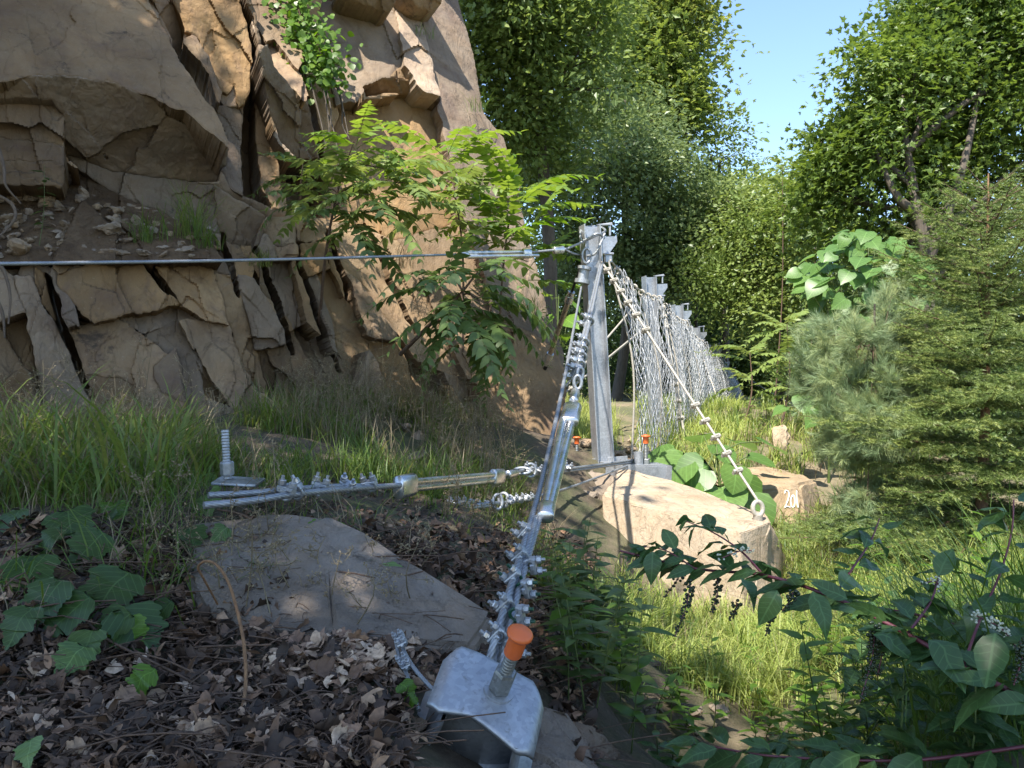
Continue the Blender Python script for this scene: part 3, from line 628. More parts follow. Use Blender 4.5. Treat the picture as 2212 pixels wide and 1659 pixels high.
tree('broadleaf_tree', 'blue-green drooping tree in the middle of the woods above the steel posts', 'tree', gp(1330, 23),
     [(1290, 340, 15, .85), (1220, 400, 15, .7), (1370, 360, 15.2, .8), (1440, 400, 15.6, .7), (1290, 470, 15, .75), (1170, 300, 16, .8), (1390, 270, 16.2, .7), (1500, 500, 15.9, .65), (1400, 480, 15.3, .7), (1200, 500, 15.4, .6), (1560, 440, 16.6, .6), (1330, 560, 15.5, .6), (1460, 560, 15.8, .6), (1250, 240, 16.5, .7)], LEAF4, .11, 'lf_blue', .12, push=1.45, dens=46, per=26, spread=.24, flat=.8)
tree('broadleaf_tree', 'shaded understory tree directly behind the head of the first steel post', 'tree', gp(1400, 27),
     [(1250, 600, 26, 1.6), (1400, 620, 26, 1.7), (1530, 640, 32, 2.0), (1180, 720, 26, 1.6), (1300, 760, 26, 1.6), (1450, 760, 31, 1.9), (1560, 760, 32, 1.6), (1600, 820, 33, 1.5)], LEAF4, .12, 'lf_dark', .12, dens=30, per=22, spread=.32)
tree('broadleaf_tree', 'leafy tree filling the saddle of the woods under the sky gap', 'tree', gp(1680, 24),
     [(1640, 480, 22, 1.3), (1740, 500, 22, 1.3), (1600, 560, 21, 1.2), (1700, 440, 23, .8), (1770, 470, 23, .8), (1650, 620, 21, 1.3)], LEAF4, .14, 'lf_mid', .16, dens=36, per=22, spread=.34)
tree('broadleaf_tree', 'small-leaved bushy tree at the far end of the wire net', 'tree', gp(1660, 31),
     [(1640, 700, 30, 1.5), (1620, 800, 30.5, 1.2), (1700, 780, 29, 1.3), (1660, 620, 31, 1.5), (1730, 680, 31, 1.5), (1740, 850, 28, 1.1), (1650, 850, 31, .9)], LEAF4, .14, 'lf_mid', .14, dens=34, per=26, spread=.34)
tree('broadleaf_tree', 'darker tree standing in the woods behind the large-leaved shrub', 'tree', gp(1850, 24),
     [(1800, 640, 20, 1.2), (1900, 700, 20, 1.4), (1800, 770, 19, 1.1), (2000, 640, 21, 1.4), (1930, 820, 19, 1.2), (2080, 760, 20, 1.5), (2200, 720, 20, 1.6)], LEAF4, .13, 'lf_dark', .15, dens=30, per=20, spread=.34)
mp = np.array([gp(1990, 13.6), P(1998, 700, 13.5), P(2004, 560, 13.4), P(1985, 470, 13.4), P(1955, 300, 13.6), P(1945, 100, 14.2)])
tree('maple_tree', 'large maple with dark forked trunk rising behind the spruce against blue sky', 'tree', gp(1990, 15),
     [(1995, 150, 14.5, .65), (2065, 40, 14.5, .85), (2120, 80, 14.5, 1.2), (1905, 255, 14.5, .5), (1950, 230, 14, 1.0), (2070, 230, 14.5, 1.1), (2200, 200, 14.5, 1.2), (1840, 350, 14.5, .75),
      (1810, 320, 14.8, .4), (1930, 380, 14, .95), (2060, 380, 14.5, 1.0), (2180, 360, 14.5, 1.2), (1780, 430, 14.8, .5), (1860, 490, 14.6, .75), (2090, -80, 15, 1.0), (2130, -60, 15, 1.4), (2000, 500, 14.6, .8), (2130, 520, 15, 1.0), (2280, 60, 15, 1.5), (2290, 350, 15, 1.5)],
     MAPLELO, .115, 'lf_maple', .17, trunk_path=mp, dens=34, per=22, spread=.27, flat=.3, inner=.1)
g = Geo(); tube(g, spline([P(1982, 460, 13.4), P(1935, 420, 13.3), P(1880, 300, 13.6)], 8), np.linspace(.09, .03, 8), 6); tube(g, spline([P(2004, 560, 13.4), P(2075, 380, 13.3), P(2130, 120, 14)], 8), np.linspace(.10, .03, 8), 6)
g.build('limb', M['bark'], [o for o in COL.objects if o.name == 'maple_tree'][0])
for i, (u, v, d, r, lab) in enumerate([(2010, 950, 12.5, .9, 'dark bush filling the gap behind the spruce stem'), (2180, 930, 12, 1.1, 'dark bush behind the spruce at the right edge of the view'), (1880, 900, 13.5, .8, 'leafy bush behind the soft pine')]):
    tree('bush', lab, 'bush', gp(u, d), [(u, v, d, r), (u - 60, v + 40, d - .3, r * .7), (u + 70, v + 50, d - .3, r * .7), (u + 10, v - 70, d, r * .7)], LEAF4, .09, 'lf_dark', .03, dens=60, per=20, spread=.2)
# far woods as one mass
B = []
for x in np.arange(-22, 46, 2.6):
    for k in range(2): B.append((np.array([x + rng.rand() * 1.5, 34 + rng.rand() * 6 + k * 3, 2.2 + k * 2.6 + rng.rand() * 1.2]), 2.2 + rng.rand() * .6))
crown_geo(B, LEAF4, .30, dens=9, per=14, spread=.6).build('woods', M['lf_dark'], smooth=False, kind='stuff', label='distant dark green woods seen between the trunks')
# pinnate sprays showing above the saddle and in the thicket are sumac-like saplings
def frond_mesh(n=11, L=.62, leaf=.115, mat='lf_mid', droop=.35, lt=LANCE, curl=0., yel=0., w=.9):
    lt = (lt[0] * [1.45, 1, 1], lt[1])
    g = Geo(); t = np.linspace(0, 1, 14); path = np.stack([curl * t * t * L, L * t * (1 - .12 * t), .10 * L * t - droop * L * t ** 2.2], 1)
    tube(g, path, np.linspace(.0035, .0012, 14), 4, rnd=.95, cap=False); T, X, Y = frames(path)
    pos = np.linspace(.16, .97, n); MM = []; TT = []
    for i, q in enumerate(pos):
        k = q * 13; a = int(min(k, 12)); p = path[a] + (path[a + 1] - path[a]) * (k - a); d = T[a]
        side = nrm(np.cross(d, [0, 0, 1])); up = np.cross(side, d); sc = leaf * (.72 + .5 * math.sin(math.pi * min(1, q * .9 + .1))) * (1 if q < .85 else .72)
        for s in (-1, 1):
            y = nrm(side * s * w + d * .38 + [0, 0, -.55 - .35 * rng.rand()] + rng.randn(3) * .07); z = nrm(up * .9 + side * s * .12 + rng.randn(3) * .14)
            MM.append(orient(z[None], y[None])[0] * sc * (.88 + .2 * rng.rand())); TT.append(p)
    MM.append(orient(np.array([[0, .2, 1.]]), T[-1][None])[0] * leaf * .7); TT.append(path[-1])
    g.inst(lt[0], lt[1], np.array(MM), np.array(TT), np.clip(.35 + yel + rng.rand(len(TT)) * .4, 0, 1))
    return g.mesh('frond', M[mat], smooth=True)
FR = {k: [frond_mesh(rng.randint(9, 12), .72, .118, m, dr, curl=rng.uniform(-.25, .25), yel=y) for dr in drs] for k, m, drs, y in
      (('sun', 'lf_bright', (.25, .4, .15, .55), .25), ('mid', 'lf_mid', (.35, .5, .6, .2, .75), .15), ('dark', 'lf_dark', (.5, .7, .9), .1))}  # lighter and darker leaf colours stand in for sunlit and shaded fronds
def put_frond(parent, p, d, s, kind='mid', up=(0, 0, 1), name='leaf'):
    y = nrm(np.asarray(d, float)); x = nrm(np.cross(y, up)); z = np.cross(x, y)
    o = bpy.data.objects.new(name, random.choice(FR[kind])); COL.objects.link(o); o.parent = parent
    o.matrix_world = Matrix([[x[0] * s, y[0] * s, z[0] * s, p[0]], [x[1] * s, y[1] * s, z[1] * s, p[1]], [x[2] * s, y[2] * s, z[2] * s, p[2]], [0, 0, 0, 1]]); return o
def sapling(label, stem, tops, kind, s=1., per=9, r=.012, group=None, name='sapling', rbase=None):
    """a tree-of-heaven like sapling: stem path, then whorls of fronds at the given points"""
    t = thing(name, label, 'sapling', group); g = Geo(); sp = spline(stem, 16); tube(g, sp, np.linspace(rbase or r * 1.6, r * .6, 16), 6); g.build('stem', M['twig'], t)
    for (p, dirn, k_, n_) in tops:
        p = np.asarray(p, float); b = sp[np.argmin(np.linalg.norm(sp - p, axis=1) + 9 * (sp[:, 2] > p[2] + .05))]
        if np.linalg.norm(b - p) > .08: g = Geo(); tube(g, spline([b, (b + p) / 2 + [0, 0, .04], p], 6), np.linspace(r * .8, r * .45, 6), 5); g.build('branch', M['twig'], t)
        for i in range(n_):
            a = 2.4 * i + rng.rand(); el = -.05 + .75 * i / max(1, n_ - 1)
            d = np.array([math.cos(a) * math.cos(el), math.sin(a) * math.cos(el), math.sin(el)]) + np.asarray(dirn) * .8
            put_frond(t, p - np.array([0, 0, .16 * (1 - i / n_)]) * s, d, s * rng.uniform(.78, 1.12), k_)
    return t
for i, (u, v, d, k, lab, n_) in enumerate([(1760, 300, 19, 'mid', 'feathery sapling top poking into the sky gap beside the maple', 7), (1690, 355, 19, 'mid', 'low feathery sapling top in the saddle of the woods', 6),
        (1700, 700, 12, 'mid', 'feathery sapling between the wire net and the large-leaved shrub', 9), (1620, 760, 13.5, 'mid', 'smaller feathery sapling beyond the net above the long grass', 6)]):
    p = P(u, v, d); b = gp(u - 20, d); sapling(lab, [b, (b + p) / 2 + [.1, 0, 0], p], [(p, (0, 0, .2), k, n_), (p - [0, 0, .45], (0, -.1, 0), k, n_ - 1), (p - [-.1, 0, .9], (0, 0, 0), k, n_ - 2)], k, 1.05)

# ---------------------------------------------------------------- conifers on the right
def needle_twig(L=.12, n=30, nl=.027, w=.0042, lift=.9):
    V = []; F = []
    for i in range(n):
        y = L * (i + rng.rand()) / n; a = rng.rand() * 2 * math.pi; d = nrm([math.cos(a) * lift, .75, math.sin(a) * lift + .1]); s = nrm(np.cross(d, rng.randn(3)))
        b = np.array([0, y, 0]); k = len(V); V += [b - s * w / 2, b + s * w / 2, b + d * nl * (.8 + .4 * rng.rand())]; F.append([k, k + 1, k + 2])
    k = len(V); V += [[-.0012, 0, 0], [.0012, 0, 0], [.001, L, 0], [-.001, L, 0]]
    return np.array(V), [np.array(F), np.array([[k, k + 1, k + 2, k + 3]])]
def spruce():
    t = thing('spruce_tree', 'young spruce with yellowish green needles and orange-brown trunk at the edge of the slope', 'conifer')
    d0 = 6.6; top = P(2135, 375, d0); bx, by = P(2115, 1200, d0)[:2]; bot = np.array([bx, by, float(gz(bx, by)) - .1])
    H = top[2] - bot[2]; g = Geo(); tp = spline([bot, (bot + top) / 2 + [.02, 0, 0], top], 20); tube(g, tp, np.linspace(.055, .006, 20), 8)
    g.build('trunk', bark_mat('bark_spruce', (.10, .055, .03), (.30, .17, .09), 50), t)
    nt = Geo(); MT, TT, RR = [], [], []
    h = .10
    while h < .985:
        nb = 9 if h < .9 else 5; z = h * H; c = bot + (top - bot) * h; L = (1.42 * (1 - h) ** .72 + .10) * (.92 + .2 * rng.rand()); a0 = rng.rand() * 6
        if h < .12: L *= .9
        for i in range(nb):
            a = a0 + i * 2 * math.pi / nb + rng.randn() * .18; l = L * (.55 + .65 * rng.rand()); el = .55 * h ** 1.5 * 1.6 - .12 + rng.randn() * .06
            dr = np.array([math.cos(a), math.sin(a), 0]); s = np.linspace(0, 1, 12)
            path = c + dr * (l * s)[:, None] + np.array([0, 0, 1.]) * (l * (el * s - .22 * s ** 2 + .20 * s ** 3))[:, None]
            bg_ = Geo(); tube(bg_, path, np.linspace(.012 * (.4 + l), .002, 12), 5, cap=False)
            side = np.cross(dr, [0, 0, 1.]); step = .023; m = int(l / step)
            for j in range(m):
                q = (j + .5) / m
                if q < .03: continue
                p = c + dr * l * q + np.array([0, 0, 1.]) * l * (el * q - .22 * q ** 2 + .20 * q ** 3); sg = 1 if j % 2 else -1
                tl = (.8 if q < .2 else 1) * min(.34 * l + .06, (1 - q) * l * .75 + .07) * (.7 + .5 * rng.rand()); td = nrm(side * sg + dr * .85 + [0, 0, -.25 + .6 * rng.rand()] + rng.randn(3) * .12)
                k = max(1, int(tl / .10))
                for w in range(k):
                    pp = p + td * tl * w / k; MT.append(orient(np.array([[0, 0, 1.]]) + rng.randn(1, 3) * .2, (td + rng.randn(3) * .1)[None])[0]); TT.append(pp); RR.append(.25 + .75 * w / k * rng.rand() + .25 * (w == k - 1) + .2 * q)
                    if w and rng.rand() < .8:
                        td2 = nrm(td + np.cross(td, [0, 0, 1]) * rng.choice([-1, 1]) * .9); MT.append(orient(np.array([[0, 0, 1.]]) + rng.randn(1, 3) * .2, td2[None])[0]); TT.append(pp); RR.append(.3 + .6 * rng.rand())
            for w in range(int(l / .1)):
                q = w * .1 / l
                if q > .3: pp = c + dr * l * q + np.array([0, 0, 1.]) * l * (el * q - .22 * q ** 2 + .20 * q ** 3); MT.append(orient(np.array([[0, 0, 1.]]), dr[None])[0]); TT.append(pp); RR.append(.8)
            bg_.build('branch', M['twig'], t)
        h += .052 * (1.1 - h * .35)
    tt = needle_twig(); MT = np.array(MT); TT = np.array(TT); RR = np.clip(RR, 0, 1)
    nt.inst(tt[0], tt[1], MT, TT, RR); nt.build('needles', M['spruce'], t, smooth=False)
spruce()
def white_pine(label, ctrs, base, n):
    t = thing('white_pine', label, 'conifer'); g = Geo(); c = np.mean([P(*q[:3]) for q in ctrs], 0); top = c + [0, 0, .8]
    tp = spline([base, (base + c) / 2 + [.05, 0, 0], c, top], 16); tube(g, tp, np.linspace(.04, .008, 16), 7); g.build('trunk', M['bark'], t)
    V, F = [], []
    for i in range(34):   # a tuft of long soft needles
        a = rng.rand() * 6.28; d = nrm([math.cos(a) * .75, 1., math.sin(a) * .75]); s = nrm(np.cross(d, rng.randn(3))) * .0011; L_ = .085 + .03 * rng.rand(); b = np.array([0, -.03 + rng.rand() * .07, 0]); k = len(V)
        m_ = b + d * L_ * .55; e = b + d * L_ + [0, 0, -.012]; V += [b - s, b + s, m_ + s, m_ - s, e]; F.append([k, k + 1, k + 2, k + 3]); F.append([k + 3, k + 2, k + 4, k + 4])
    F4 = np.array([f for f in F if len(set(f)) == 4]); F3 = np.array([f[:3] for f in F if len(set(f)) == 3]); ng = Geo(); MT, TT = [], []
    for q in ctrs:
        cc = P(*q[:3]); r = q[3]
        for b in range(int(q[4])):
            a = tp[rng.randint(4, 15)]; e = cc + nrm(rng.randn(3)) * r * (.5 + .6 * rng.rand()); lp = spline([a, (a + e) / 2 + [0, 0, -.05], e], 8); bg_ = Geo(); tube(bg_, lp, np.linspace(.008, .0025, 8), 4, cap=False); bg_.build('branch', M['twig'], t)
            dr = nrm(e - lp[-3])
            for w in range(9):
                u = rng.rand(); p0 = lp[5] * (1 - u) + e * u; td = nrm(dr + rng.randn(3) * .55 + [0, 0, .2]); 
                for s_ in range(3): MT.append(orient(rng.randn(1, 3), td[None])[0]); TT.append(p0 + td * (.05 + .06 * s_))
    ng.inst(np.array(V), [F4, F3], np.array(MT), np.array(TT), np.clip(.35 + rng.rand(len(TT)) * .5, 0, 1)); ng.build('needles', M['pine'], t, smooth=False)
white_pine('soft blue-green pine with long needles growing in front of the spruce', [(1880, 720, 7.4, .42, 18), (1830, 800, 7.0, .4, 22), (1900, 850, 7.2, .40, 16), (1860, 940, 6.8, .34, 18), (1890, 900, 6.7, .28, 14), (1960, 740, 7.6, .35, 10), (1900, 1110, 6.7, .32, 14)], gp(1930, 7.8), 0)
# ---------------------------------------------------------------- large-leaved plants
def big_leaf_plant(name, label, base, spots, size, mat='lfv_shrub', stem=.012, lt=HEART, jit=1.):
    t = thing(name, label, 'shrub'); ms = []
    for i in range(4):
        g = Geo(); v = lt[0].copy(); v[:, 2] += .05 * fbm(v * 3 + i * 9, 2, i); v[:, 2] -= .12 * i / 3 * v[:, 1] ** 2; g.add(v, lt[1], .3 + .15 * i); ms.append(g.mesh('leaf', M[mat]))
    top = np.mean([s_ for s_ in spots], 0); g = Geo(); sp = spline([base, (base + top) / 2, top + [0, 0, .1]], 8); tube(g, sp, np.linspace(stem * 1.5, stem * .7, 8), 6); g.build('stem', M['stem'], t)
    for p in spots:
        b = sp[int(rng.randint(2, 8))]; g = Geo(); tube(g, spline([b, (b + p) / 2 + [0, 0, .05], p], 5), .005 * size / .3, 4, cap=False); g.build('stalk', M['stem'], t)
        z = nrm(np.array([0, -.45, .75]) + nrm(p - top) * .35 + rng.randn(3) * .25 * jit); y = nrm((p - top) * [1, .6, .5] + [0, 0, -.15 - .1 * jit] + rng.randn(3) * .15); R = orient(z[None], y[None])[0] * size * rng.uniform(.7, 1.15)
        o = bpy.data.objects.new('leaf', random.choice(ms)); COL.objects.link(o); o.parent = t; mw = Matrix.Identity(4)
        for a in range(3):
            for b_ in range(3): mw[a][b_] = R[a, b_]
            mw[a][3] = p[a]
        o.matrix_world = mw
    return t
M['stem'] = plain_mat('green_stem', (.10, .14, .04), .5)
sp_ = []
for i in range(190):
    a = rng.rand() * 6.28; r = math.sqrt(rng.rand()); u = 1862 + math.cos(a) * r * 140; v = 600 + math.sin(a) * r * 105; sp_.append(P(u, v, 9.4 + rng.randn() * .35))
big_leaf_plant('broadleaf_shrub', 'shrub with large pale heart-shaped leaves in front of the maple trunk', gp(1880, 9.7), sp_, .21, 'lfv_shrub')
big_leaf_plant('broadleaf_shrub', 'low large-leaved sprout at the edge of the long grass left of the pine', gp(1790, 9.5), [P(1760, 800, 9.4), P(1800, 790, 9.5), P(1740, 850, 9.3), P(1830, 830, 9.2), P(1790, 860, 9.2), P(1820, 760, 9.5), P(1700, 880, 9.5), P(1770, 890, 9), P(1850, 870, 9), P(1880, 780, 9.4)], .27)
big_leaf_plant('broadleaf_sprout', 'sprout of very large round leaves behind the sloping wire rope', gp(1560, 8.3), [P(*q) for q in [(1488, 990, 8.1), (1545, 962, 8.4), (1615, 985, 8.2), (1500, 1040, 8.0), (1560, 1050, 8.0), (1610, 1068, 8.0), (1470, 1015, 8.3), (1645, 955, 8.6), (1530, 1005, 8.0), (1590, 1005, 7.9), (1540, 1085, 8.1), (1580, 950, 8.7), (1450, 985, 8.5), (1520, 940, 8.8), (1600, 1030, 8.0)]],   .40, 'lfv_shrub', lt=ROUND)
big_leaf_plant('broadleaf_sprout', 'pale large-leaved sprout behind the dark rod by the orange boulder', gp(1200, 9.8), [P(*q) for q in [(1190, 640, 9.6), (1230, 650, 9.8), (1180, 680, 9.5), (1220, 690, 9.7), (1160, 650, 9.6), (1240, 620, 10), (1200, 610, 9.8), (1230, 720, 9.7)]], .26, 'lfv_bright')
big_leaf_plant('broadleaf_sprout', 'large-leaved sprout low in the sunlit hollow beside the path', gp(1560, 4.6), [P(*q) for q in [(1540, 1480, 4.4), (1590, 1500, 4.3), (1560, 1570, 4.2), (1500, 1530, 4.3), (1620, 1560, 4.3), (1530, 1600, 4.1), (1480, 1470, 4.5)]], .23, 'lfv_pale')
# ---------------------------------------------------------------- shade trees behind the camera, out of the picture
def shade_tree(label, x, y, blobs, **kw):
    t = thing('shade_tree', label, 'tree', 'trees behind the viewer that shade the slope'); b = np.array([x, y, float(gz(x, y)) - .1]); g = Geo(); c = np.mean([np.array(q[0]) for q in blobs], 0)
    tube(g, spline([b, (b + c) / 2, c], 10), np.linspace(.25, .1, 10), 8); g.build('trunk', M['bark'], t)
    for q in blobs: g = Geo(); tube(g, spline([(b + c) / 2, (c + q[0]) / 2, q[0]], 6), np.linspace(.1, .03, 6), 5, cap=False); g.build('limb', M['bark'], t)
    crown_geo([(np.array(q[0], float), q[1]) for q in blobs], LEAF4, .22, **kw).build('crown', M['lf_mid'], t, smooth=False)
def above(p, dist): return tuple(np.asarray(p) + SUN * dist)
shade_tree('tall tree behind the viewer shading the anchor and the litter slope', -3, -5, [(above((-1.2, 2.2, 1), 8), 1.5), (above((0, 1.85, .9), 8.5), .85), (above((-2.5, 3.2, 1.1), 8), 1.6), (above((-.6, 3.4, 1.1), 8.4), 1.3), (above((-3.2, 1.6, 1.), 8), 1.5), (above((-1.0, 1.4, .8), 7.6), 1.2), (above((.2, 1.4, .7), 7.8), 1.0)], dens=14, per=16, spread=.5)
shade_tree('tall tree behind the viewer casting broken light on the near cliff', -6, -3, [(above((-3.8, 6.5, 3.6), 9), 1.5), (above((-2.6, 7, 2.0), 9), 1.2), (above((-4.5, 6.2, 2), 9.5), 1.5), (above((-4.4, 6, 5), 8), 1.3), (above((-1.9, 6.2, 1.2), 9), 1.0), (above((-.8, 6.8, 1.1), 10), .9), (above((-3.2, 6.6, 2.6), 9.5), 1.1), (above((-5.0, 6.0, 6.2), 8.5), 1.4), (above((-3.5, 7.0, 4.6), 9), .8)], dens=26, per=18, spread=.5)
shade_tree('tree behind the viewer shading the berry plant', 2, -5, [(above((.75, 2.3, 1.1), 7.5), .4), (above((1.35, 2.1, 1.05), 7.5), .45), (above((2.1, 2.0, 1), 7.5), .6), (above((1.9, 1.6, .7), 7.5), .5), (above((1.1, 1.6, .6), 7.5), .45)], dens=22, per=18, spread=.26)
import bmesh
def gdepth(u, v, lo=1.2, hi=30):
    ds = np.linspace(lo, hi, 900); z = CAMZ - (v - 829.5) / 1805 * ds; k = np.flatnonzero(z < gz((u - 1106) / 1805 * ds, ds)); return float(ds[k[0]]) if len(k) else hi
# ---------------------------------------------------------------- boulders and slabs
def hull_mesh(pts, cuts=7, amp=.02, seed=0, bev=.02, sc=3.):
    bm = bmesh.new(); [bm.verts.new(p) for p in pts]; r = bmesh.ops.convex_hull(bm, input=bm.verts)
    bmesh.ops.delete(bm, geom=[v for v in bm.verts if not v.link_faces], context='VERTS')
    if bev: bmesh.ops.bevel(bm, geom=bm.edges[:] , offset=bev, segments=2, affect='EDGES', clamp_overlap=True)
    bmesh.ops.triangulate(bm, faces=bm.faces[:])
    for _ in range(cuts):
        L = max(e.calc_length() for e in bm.edges); lim = max(L * .52, .012); es = [e for e in bm.edges if e.calc_length() > lim]
        bmesh.ops.subdivide_edges(bm, edges=es, cuts=1); bmesh.ops.triangulate(bm, faces=[f for f in bm.faces if len(f.verts) > 3])
        if len(bm.verts) > 22000: break
    bm.normal_update(); co = np.array([v.co[:] for v in bm.verts]); no = np.array([v.normal[:] for v in bm.verts])
    st = fbm(co * sc * .8 + 3, 4, seed + 5) * 5; st = (np.floor(st) + np.clip((st - np.floor(st)) * 8, 0, 1)) * amp * .35
    st = st + amp * 1.5 * cells(co * sc * .9, seed + 31, 1.3) + amp * .6 * cells(co * sc * 2.8, seed + 41, 1.2)
    co = co + no * (amp * fbm(co * sc, 5, seed) + st + amp * .3 * fbm(co * sc * 5, 3, seed + 2))[:, None]
    for v, c in zip(bm.verts, co): v.co = c
    me = bpy.data.meshes.new('rock'); bm.to_mesh(me); bm.free(); me.polygons.foreach_set('use_smooth', [True] * len(me.polygons)); me.set_sharp_from_angle(angle=math.radians(24)); return me
def rock(name, label, pts, mat='slab', **kw):
    me = hull_mesh([tuple(p) for p in pts], **kw); me.materials.append(M[mat]); return link(name, me, None, label, 'rock')
def hullP(L, down=.5): a = [P(*q) for q in L]; return a + [p - np.array([0, 0, down]) for p in a]
rock('stone_slab', 'smooth grey stone slab lying tilted among vines and litter in the shade', hullP([(a, b, gdepth(a, b) * k) for a, b, k in ((415, 1130, .97), (560, 1100, .955), (700, 1120, .94), (860, 1195, .925), (1055, 1335, .92), (1010, 1395, .95), (720, 1385, .97), (450, 1350, .975), (390, 1240, .96))], .3), 'slab', cuts=9, amp=.014, bev=.03, sc=2.2)
rock('stone_slab', 'brown broken rock that the bent steel anchor plate is bolted to', [q - [0, 0, .05] for q in hullP([(850, 1475, 2.15), (1000, 1440, 2.45), (1150, 1490, 2.4), (1255, 1555, 2.35), (1245, 1640, 2.1), (1420, 1760, 2.0), (1100, 1830, 1.75), (860, 1800, 1.75), (840, 1590, 1.95)], .5)], 'slab', cuts=9, amp=.028, bev=.02, seed=4, sc=5)
rock('stone', 'small grey stone wedged right of the anchor rock above the green hollow', hullP([(1250, 1560, 2.5), (1300, 1575, 2.55), (1345, 1610, 2.5), (1300, 1640, 2.4), (1230, 1620, 2.4)], .2), 'slab', cuts=6, amp=.015, seed=6, sc=6, bev=.008)
rock('sandstone_block', 'big tan quarried block with sunlit top carrying an eye bolt at its end', [P(*q) for q in [(1300, 1068, 6.7), (1340, 1012, 7.8), (1450, 1040, 7.5), (1560, 1075, 6.9), (1648, 1108, 6.35), (1660, 1132, 6.1), (1600, 1152, 5.85), (1500, 1135, 6.1), (1310, 1340, 6.5), (1330, 1420, 6.3), (1610, 1420, 5.75), (1668, 1400, 6.0), (1340, 1250, 8.2), (1700, 1300, 7.0), (1700, 1200, 6.9)]], 'block', cuts=9, amp=.012, bev=.006, seed=11, sc=2.2)
b201 = rock('numbered_boulder', 'brown boulder with white painted number beside the pine branches', [P(*q) for q in [(1500, 1060, 8.6), (1600, 1010, 9.4), (1690, 1012, 9.6), (1765, 1035, 8.8), (1775, 1110, 8.7), (1772, 1200, 8.6), (1730, 1200, 8.2), (1728, 1045, 8.35), (1560, 1075, 8.1), (1500, 1180, 8.0), (1560, 1230, 7.9), (1690, 1230, 8.0), (1640, 1100, 9.8), (1500, 1120, 9)]], 'block', cuts=8, amp=.025, bev=.03, seed=21)
M['paint'] = plain_mat('white_paint', (.78, .77, .74), .7, var=.15)
# brush strokes of the number follow the boulder face
bpy.context.view_layer.update()
from mathutils.bvhtree import BVHTree
_b = BVHTree.FromPolygons([v.co[:] for v in b201.data.vertices], [p.vertices[:] for p in b201.data.polygons])
def on201(u, v):
    o = Vector((0, 0, CAMZ)); d = Vector(tuple(P(u, v, 8) - [0, 0, CAMZ])).normalized(); h = _b.ray_cast(o, d)
    return np.array(h[0] - d * .004) if h[0] else P(u, v, 8.3)
for st in ([(1709, 1066), (1711, 1060), (1717, 1062), (1718, 1072), (1714, 1086), (1709, 1097), (1713, 1094), (1721, 1096)], [(1726, 1070), (1722, 1080), (1724, 1094), (1729, 1095), (1731, 1083), (1729, 1071), (1726, 1070)], [(1735, 1060), (1735, 1078), (1738, 1097)]):
    g = Geo(); tube(g, spline([on201(a * 1.0 - 14, b) for a, b in st], 24), .0065, 6); g.build('painted_digit', M['paint'], b201)
rock('rock_shelf', 'flat brown rock shelf under the foot of the first steel post', hullP([(1070, 1000, 7.6), (1180, 975, 8.6), (1320, 985, 8.9), (1440, 1020, 8.2), (1420, 1050, 7.5), (1300, 1062, 7.0), (1150, 1050, 6.9), (1060, 1030, 7.1)], .45), 'rubble', cuts=8, amp=.03, bev=.02, seed=31)
rock('rock', 'dark reddish rock half buried in dry weeds uphill of the cables', hullP([(930, 990, 6.4), (1010, 960, 6.9), (1090, 985, 6.7), (1080, 1040, 6.2), (960, 1045, 6.0)], .4), 'rubble', cuts=7, amp=.03, seed=33)
rock('standing_stone', 'small upright tan stone in the sunny grass beyond the block', [P(*q) for q in [(1670, 925, 10.5), (1695, 920, 10.6), (1698, 960, 10.4), (1700, 990, 10.4), (1672, 985, 10.2), (1670, 950, 10.3), (1680, 990, 10.9), (1700, 940, 10.9)]], 'block', cuts=6, amp=.02, seed=35, bev=.01)
rock('concrete_footing', 'pale concrete footing under the second steel post', [P(*q) for q in [(1405, 958, 11.6), (1500, 948, 11.6), (1510, 985, 11.4), (1410, 1000, 11.0), (1400, 1020, 11), (1520, 1010, 11), (1500, 960, 12.3), (1400, 960, 12.3), (1400, 1030, 12.3), (1520, 1030, 12.3)]], 'block', cuts=6, amp=.012, seed=37, bev=.01)
# rubble: stones on the ledge of the cliff and round the post foot, each its own
stn = []
for i in range(9):
    q = rng.randn(11, 3) * [1, .8, .6]; q = nrm(q) * (.75 + .3 * rng.rand(11, 1)) * [1, .8, .55]
    stn.append(hull_mesh([tuple(p) for p in q], cuts=3, amp=.07, bev=.05, seed=60 + i, sc=1.6)); stn[-1].materials.append(M['rubble'])
def stone(p, s, label, group):
    o = bpy.data.objects.new('stone', random.choice(stn)); COL.objects.link(o); o.location = p; o.scale = (s, s, s * rng.uniform(.6, 1)); o.rotation_euler = (rng.randn() * .4, rng.randn() * .4, rng.rand() * 6.3); tag(o, label, 'stone', group)
def ledge(u, v): return P(u, v, float(plane_d(np.float64(u), np.float64(v), nrm([.16, -.62, .77]), 200, 556, float(base_d(200, 556)) - .22)) - .02)
big = [(235, 505, .20), (150, 545, .10), (312, 548, .11), (355, 552, .10), (40, 540, .14), (262, 545, .09), (20, 480, .16), (110, 440, .12), (70, 425, .10), (250, 460, .12), (290, 480, .11), (410, 540, .10), (180, 420, .09), (30, 425, .11), (330, 500, .09)]
BL = ['largest flat rock lump in the middle of the dirt ledge', 'rock lump at the front lip of the ledge, left of the flat one', 'pale lump on the ledge lip under the grass tufts', 'rock lump on the ledge lip farther right than the pale one', 'dark lump at the left end of the ledge lip, just above the upper rope', 'lump on the ledge lip directly below the large flat rock', 'large rock lump at the far left of the dirt ledge', 'rock lump half sunk in the dirt above the left part of the ledge', 'small lump beside the leafy weed on the ledge', 'lump behind the large flat rock of the ledge', 'lump between the flat rock and the grass tufts', 'last rock lump at the right end of the ledge lip', 'lump high on the dirt just under the overhang', 'lump at the upper left of the dirt by the hanging roots', 'lump at the foot of the tallest ledge grass tuft']
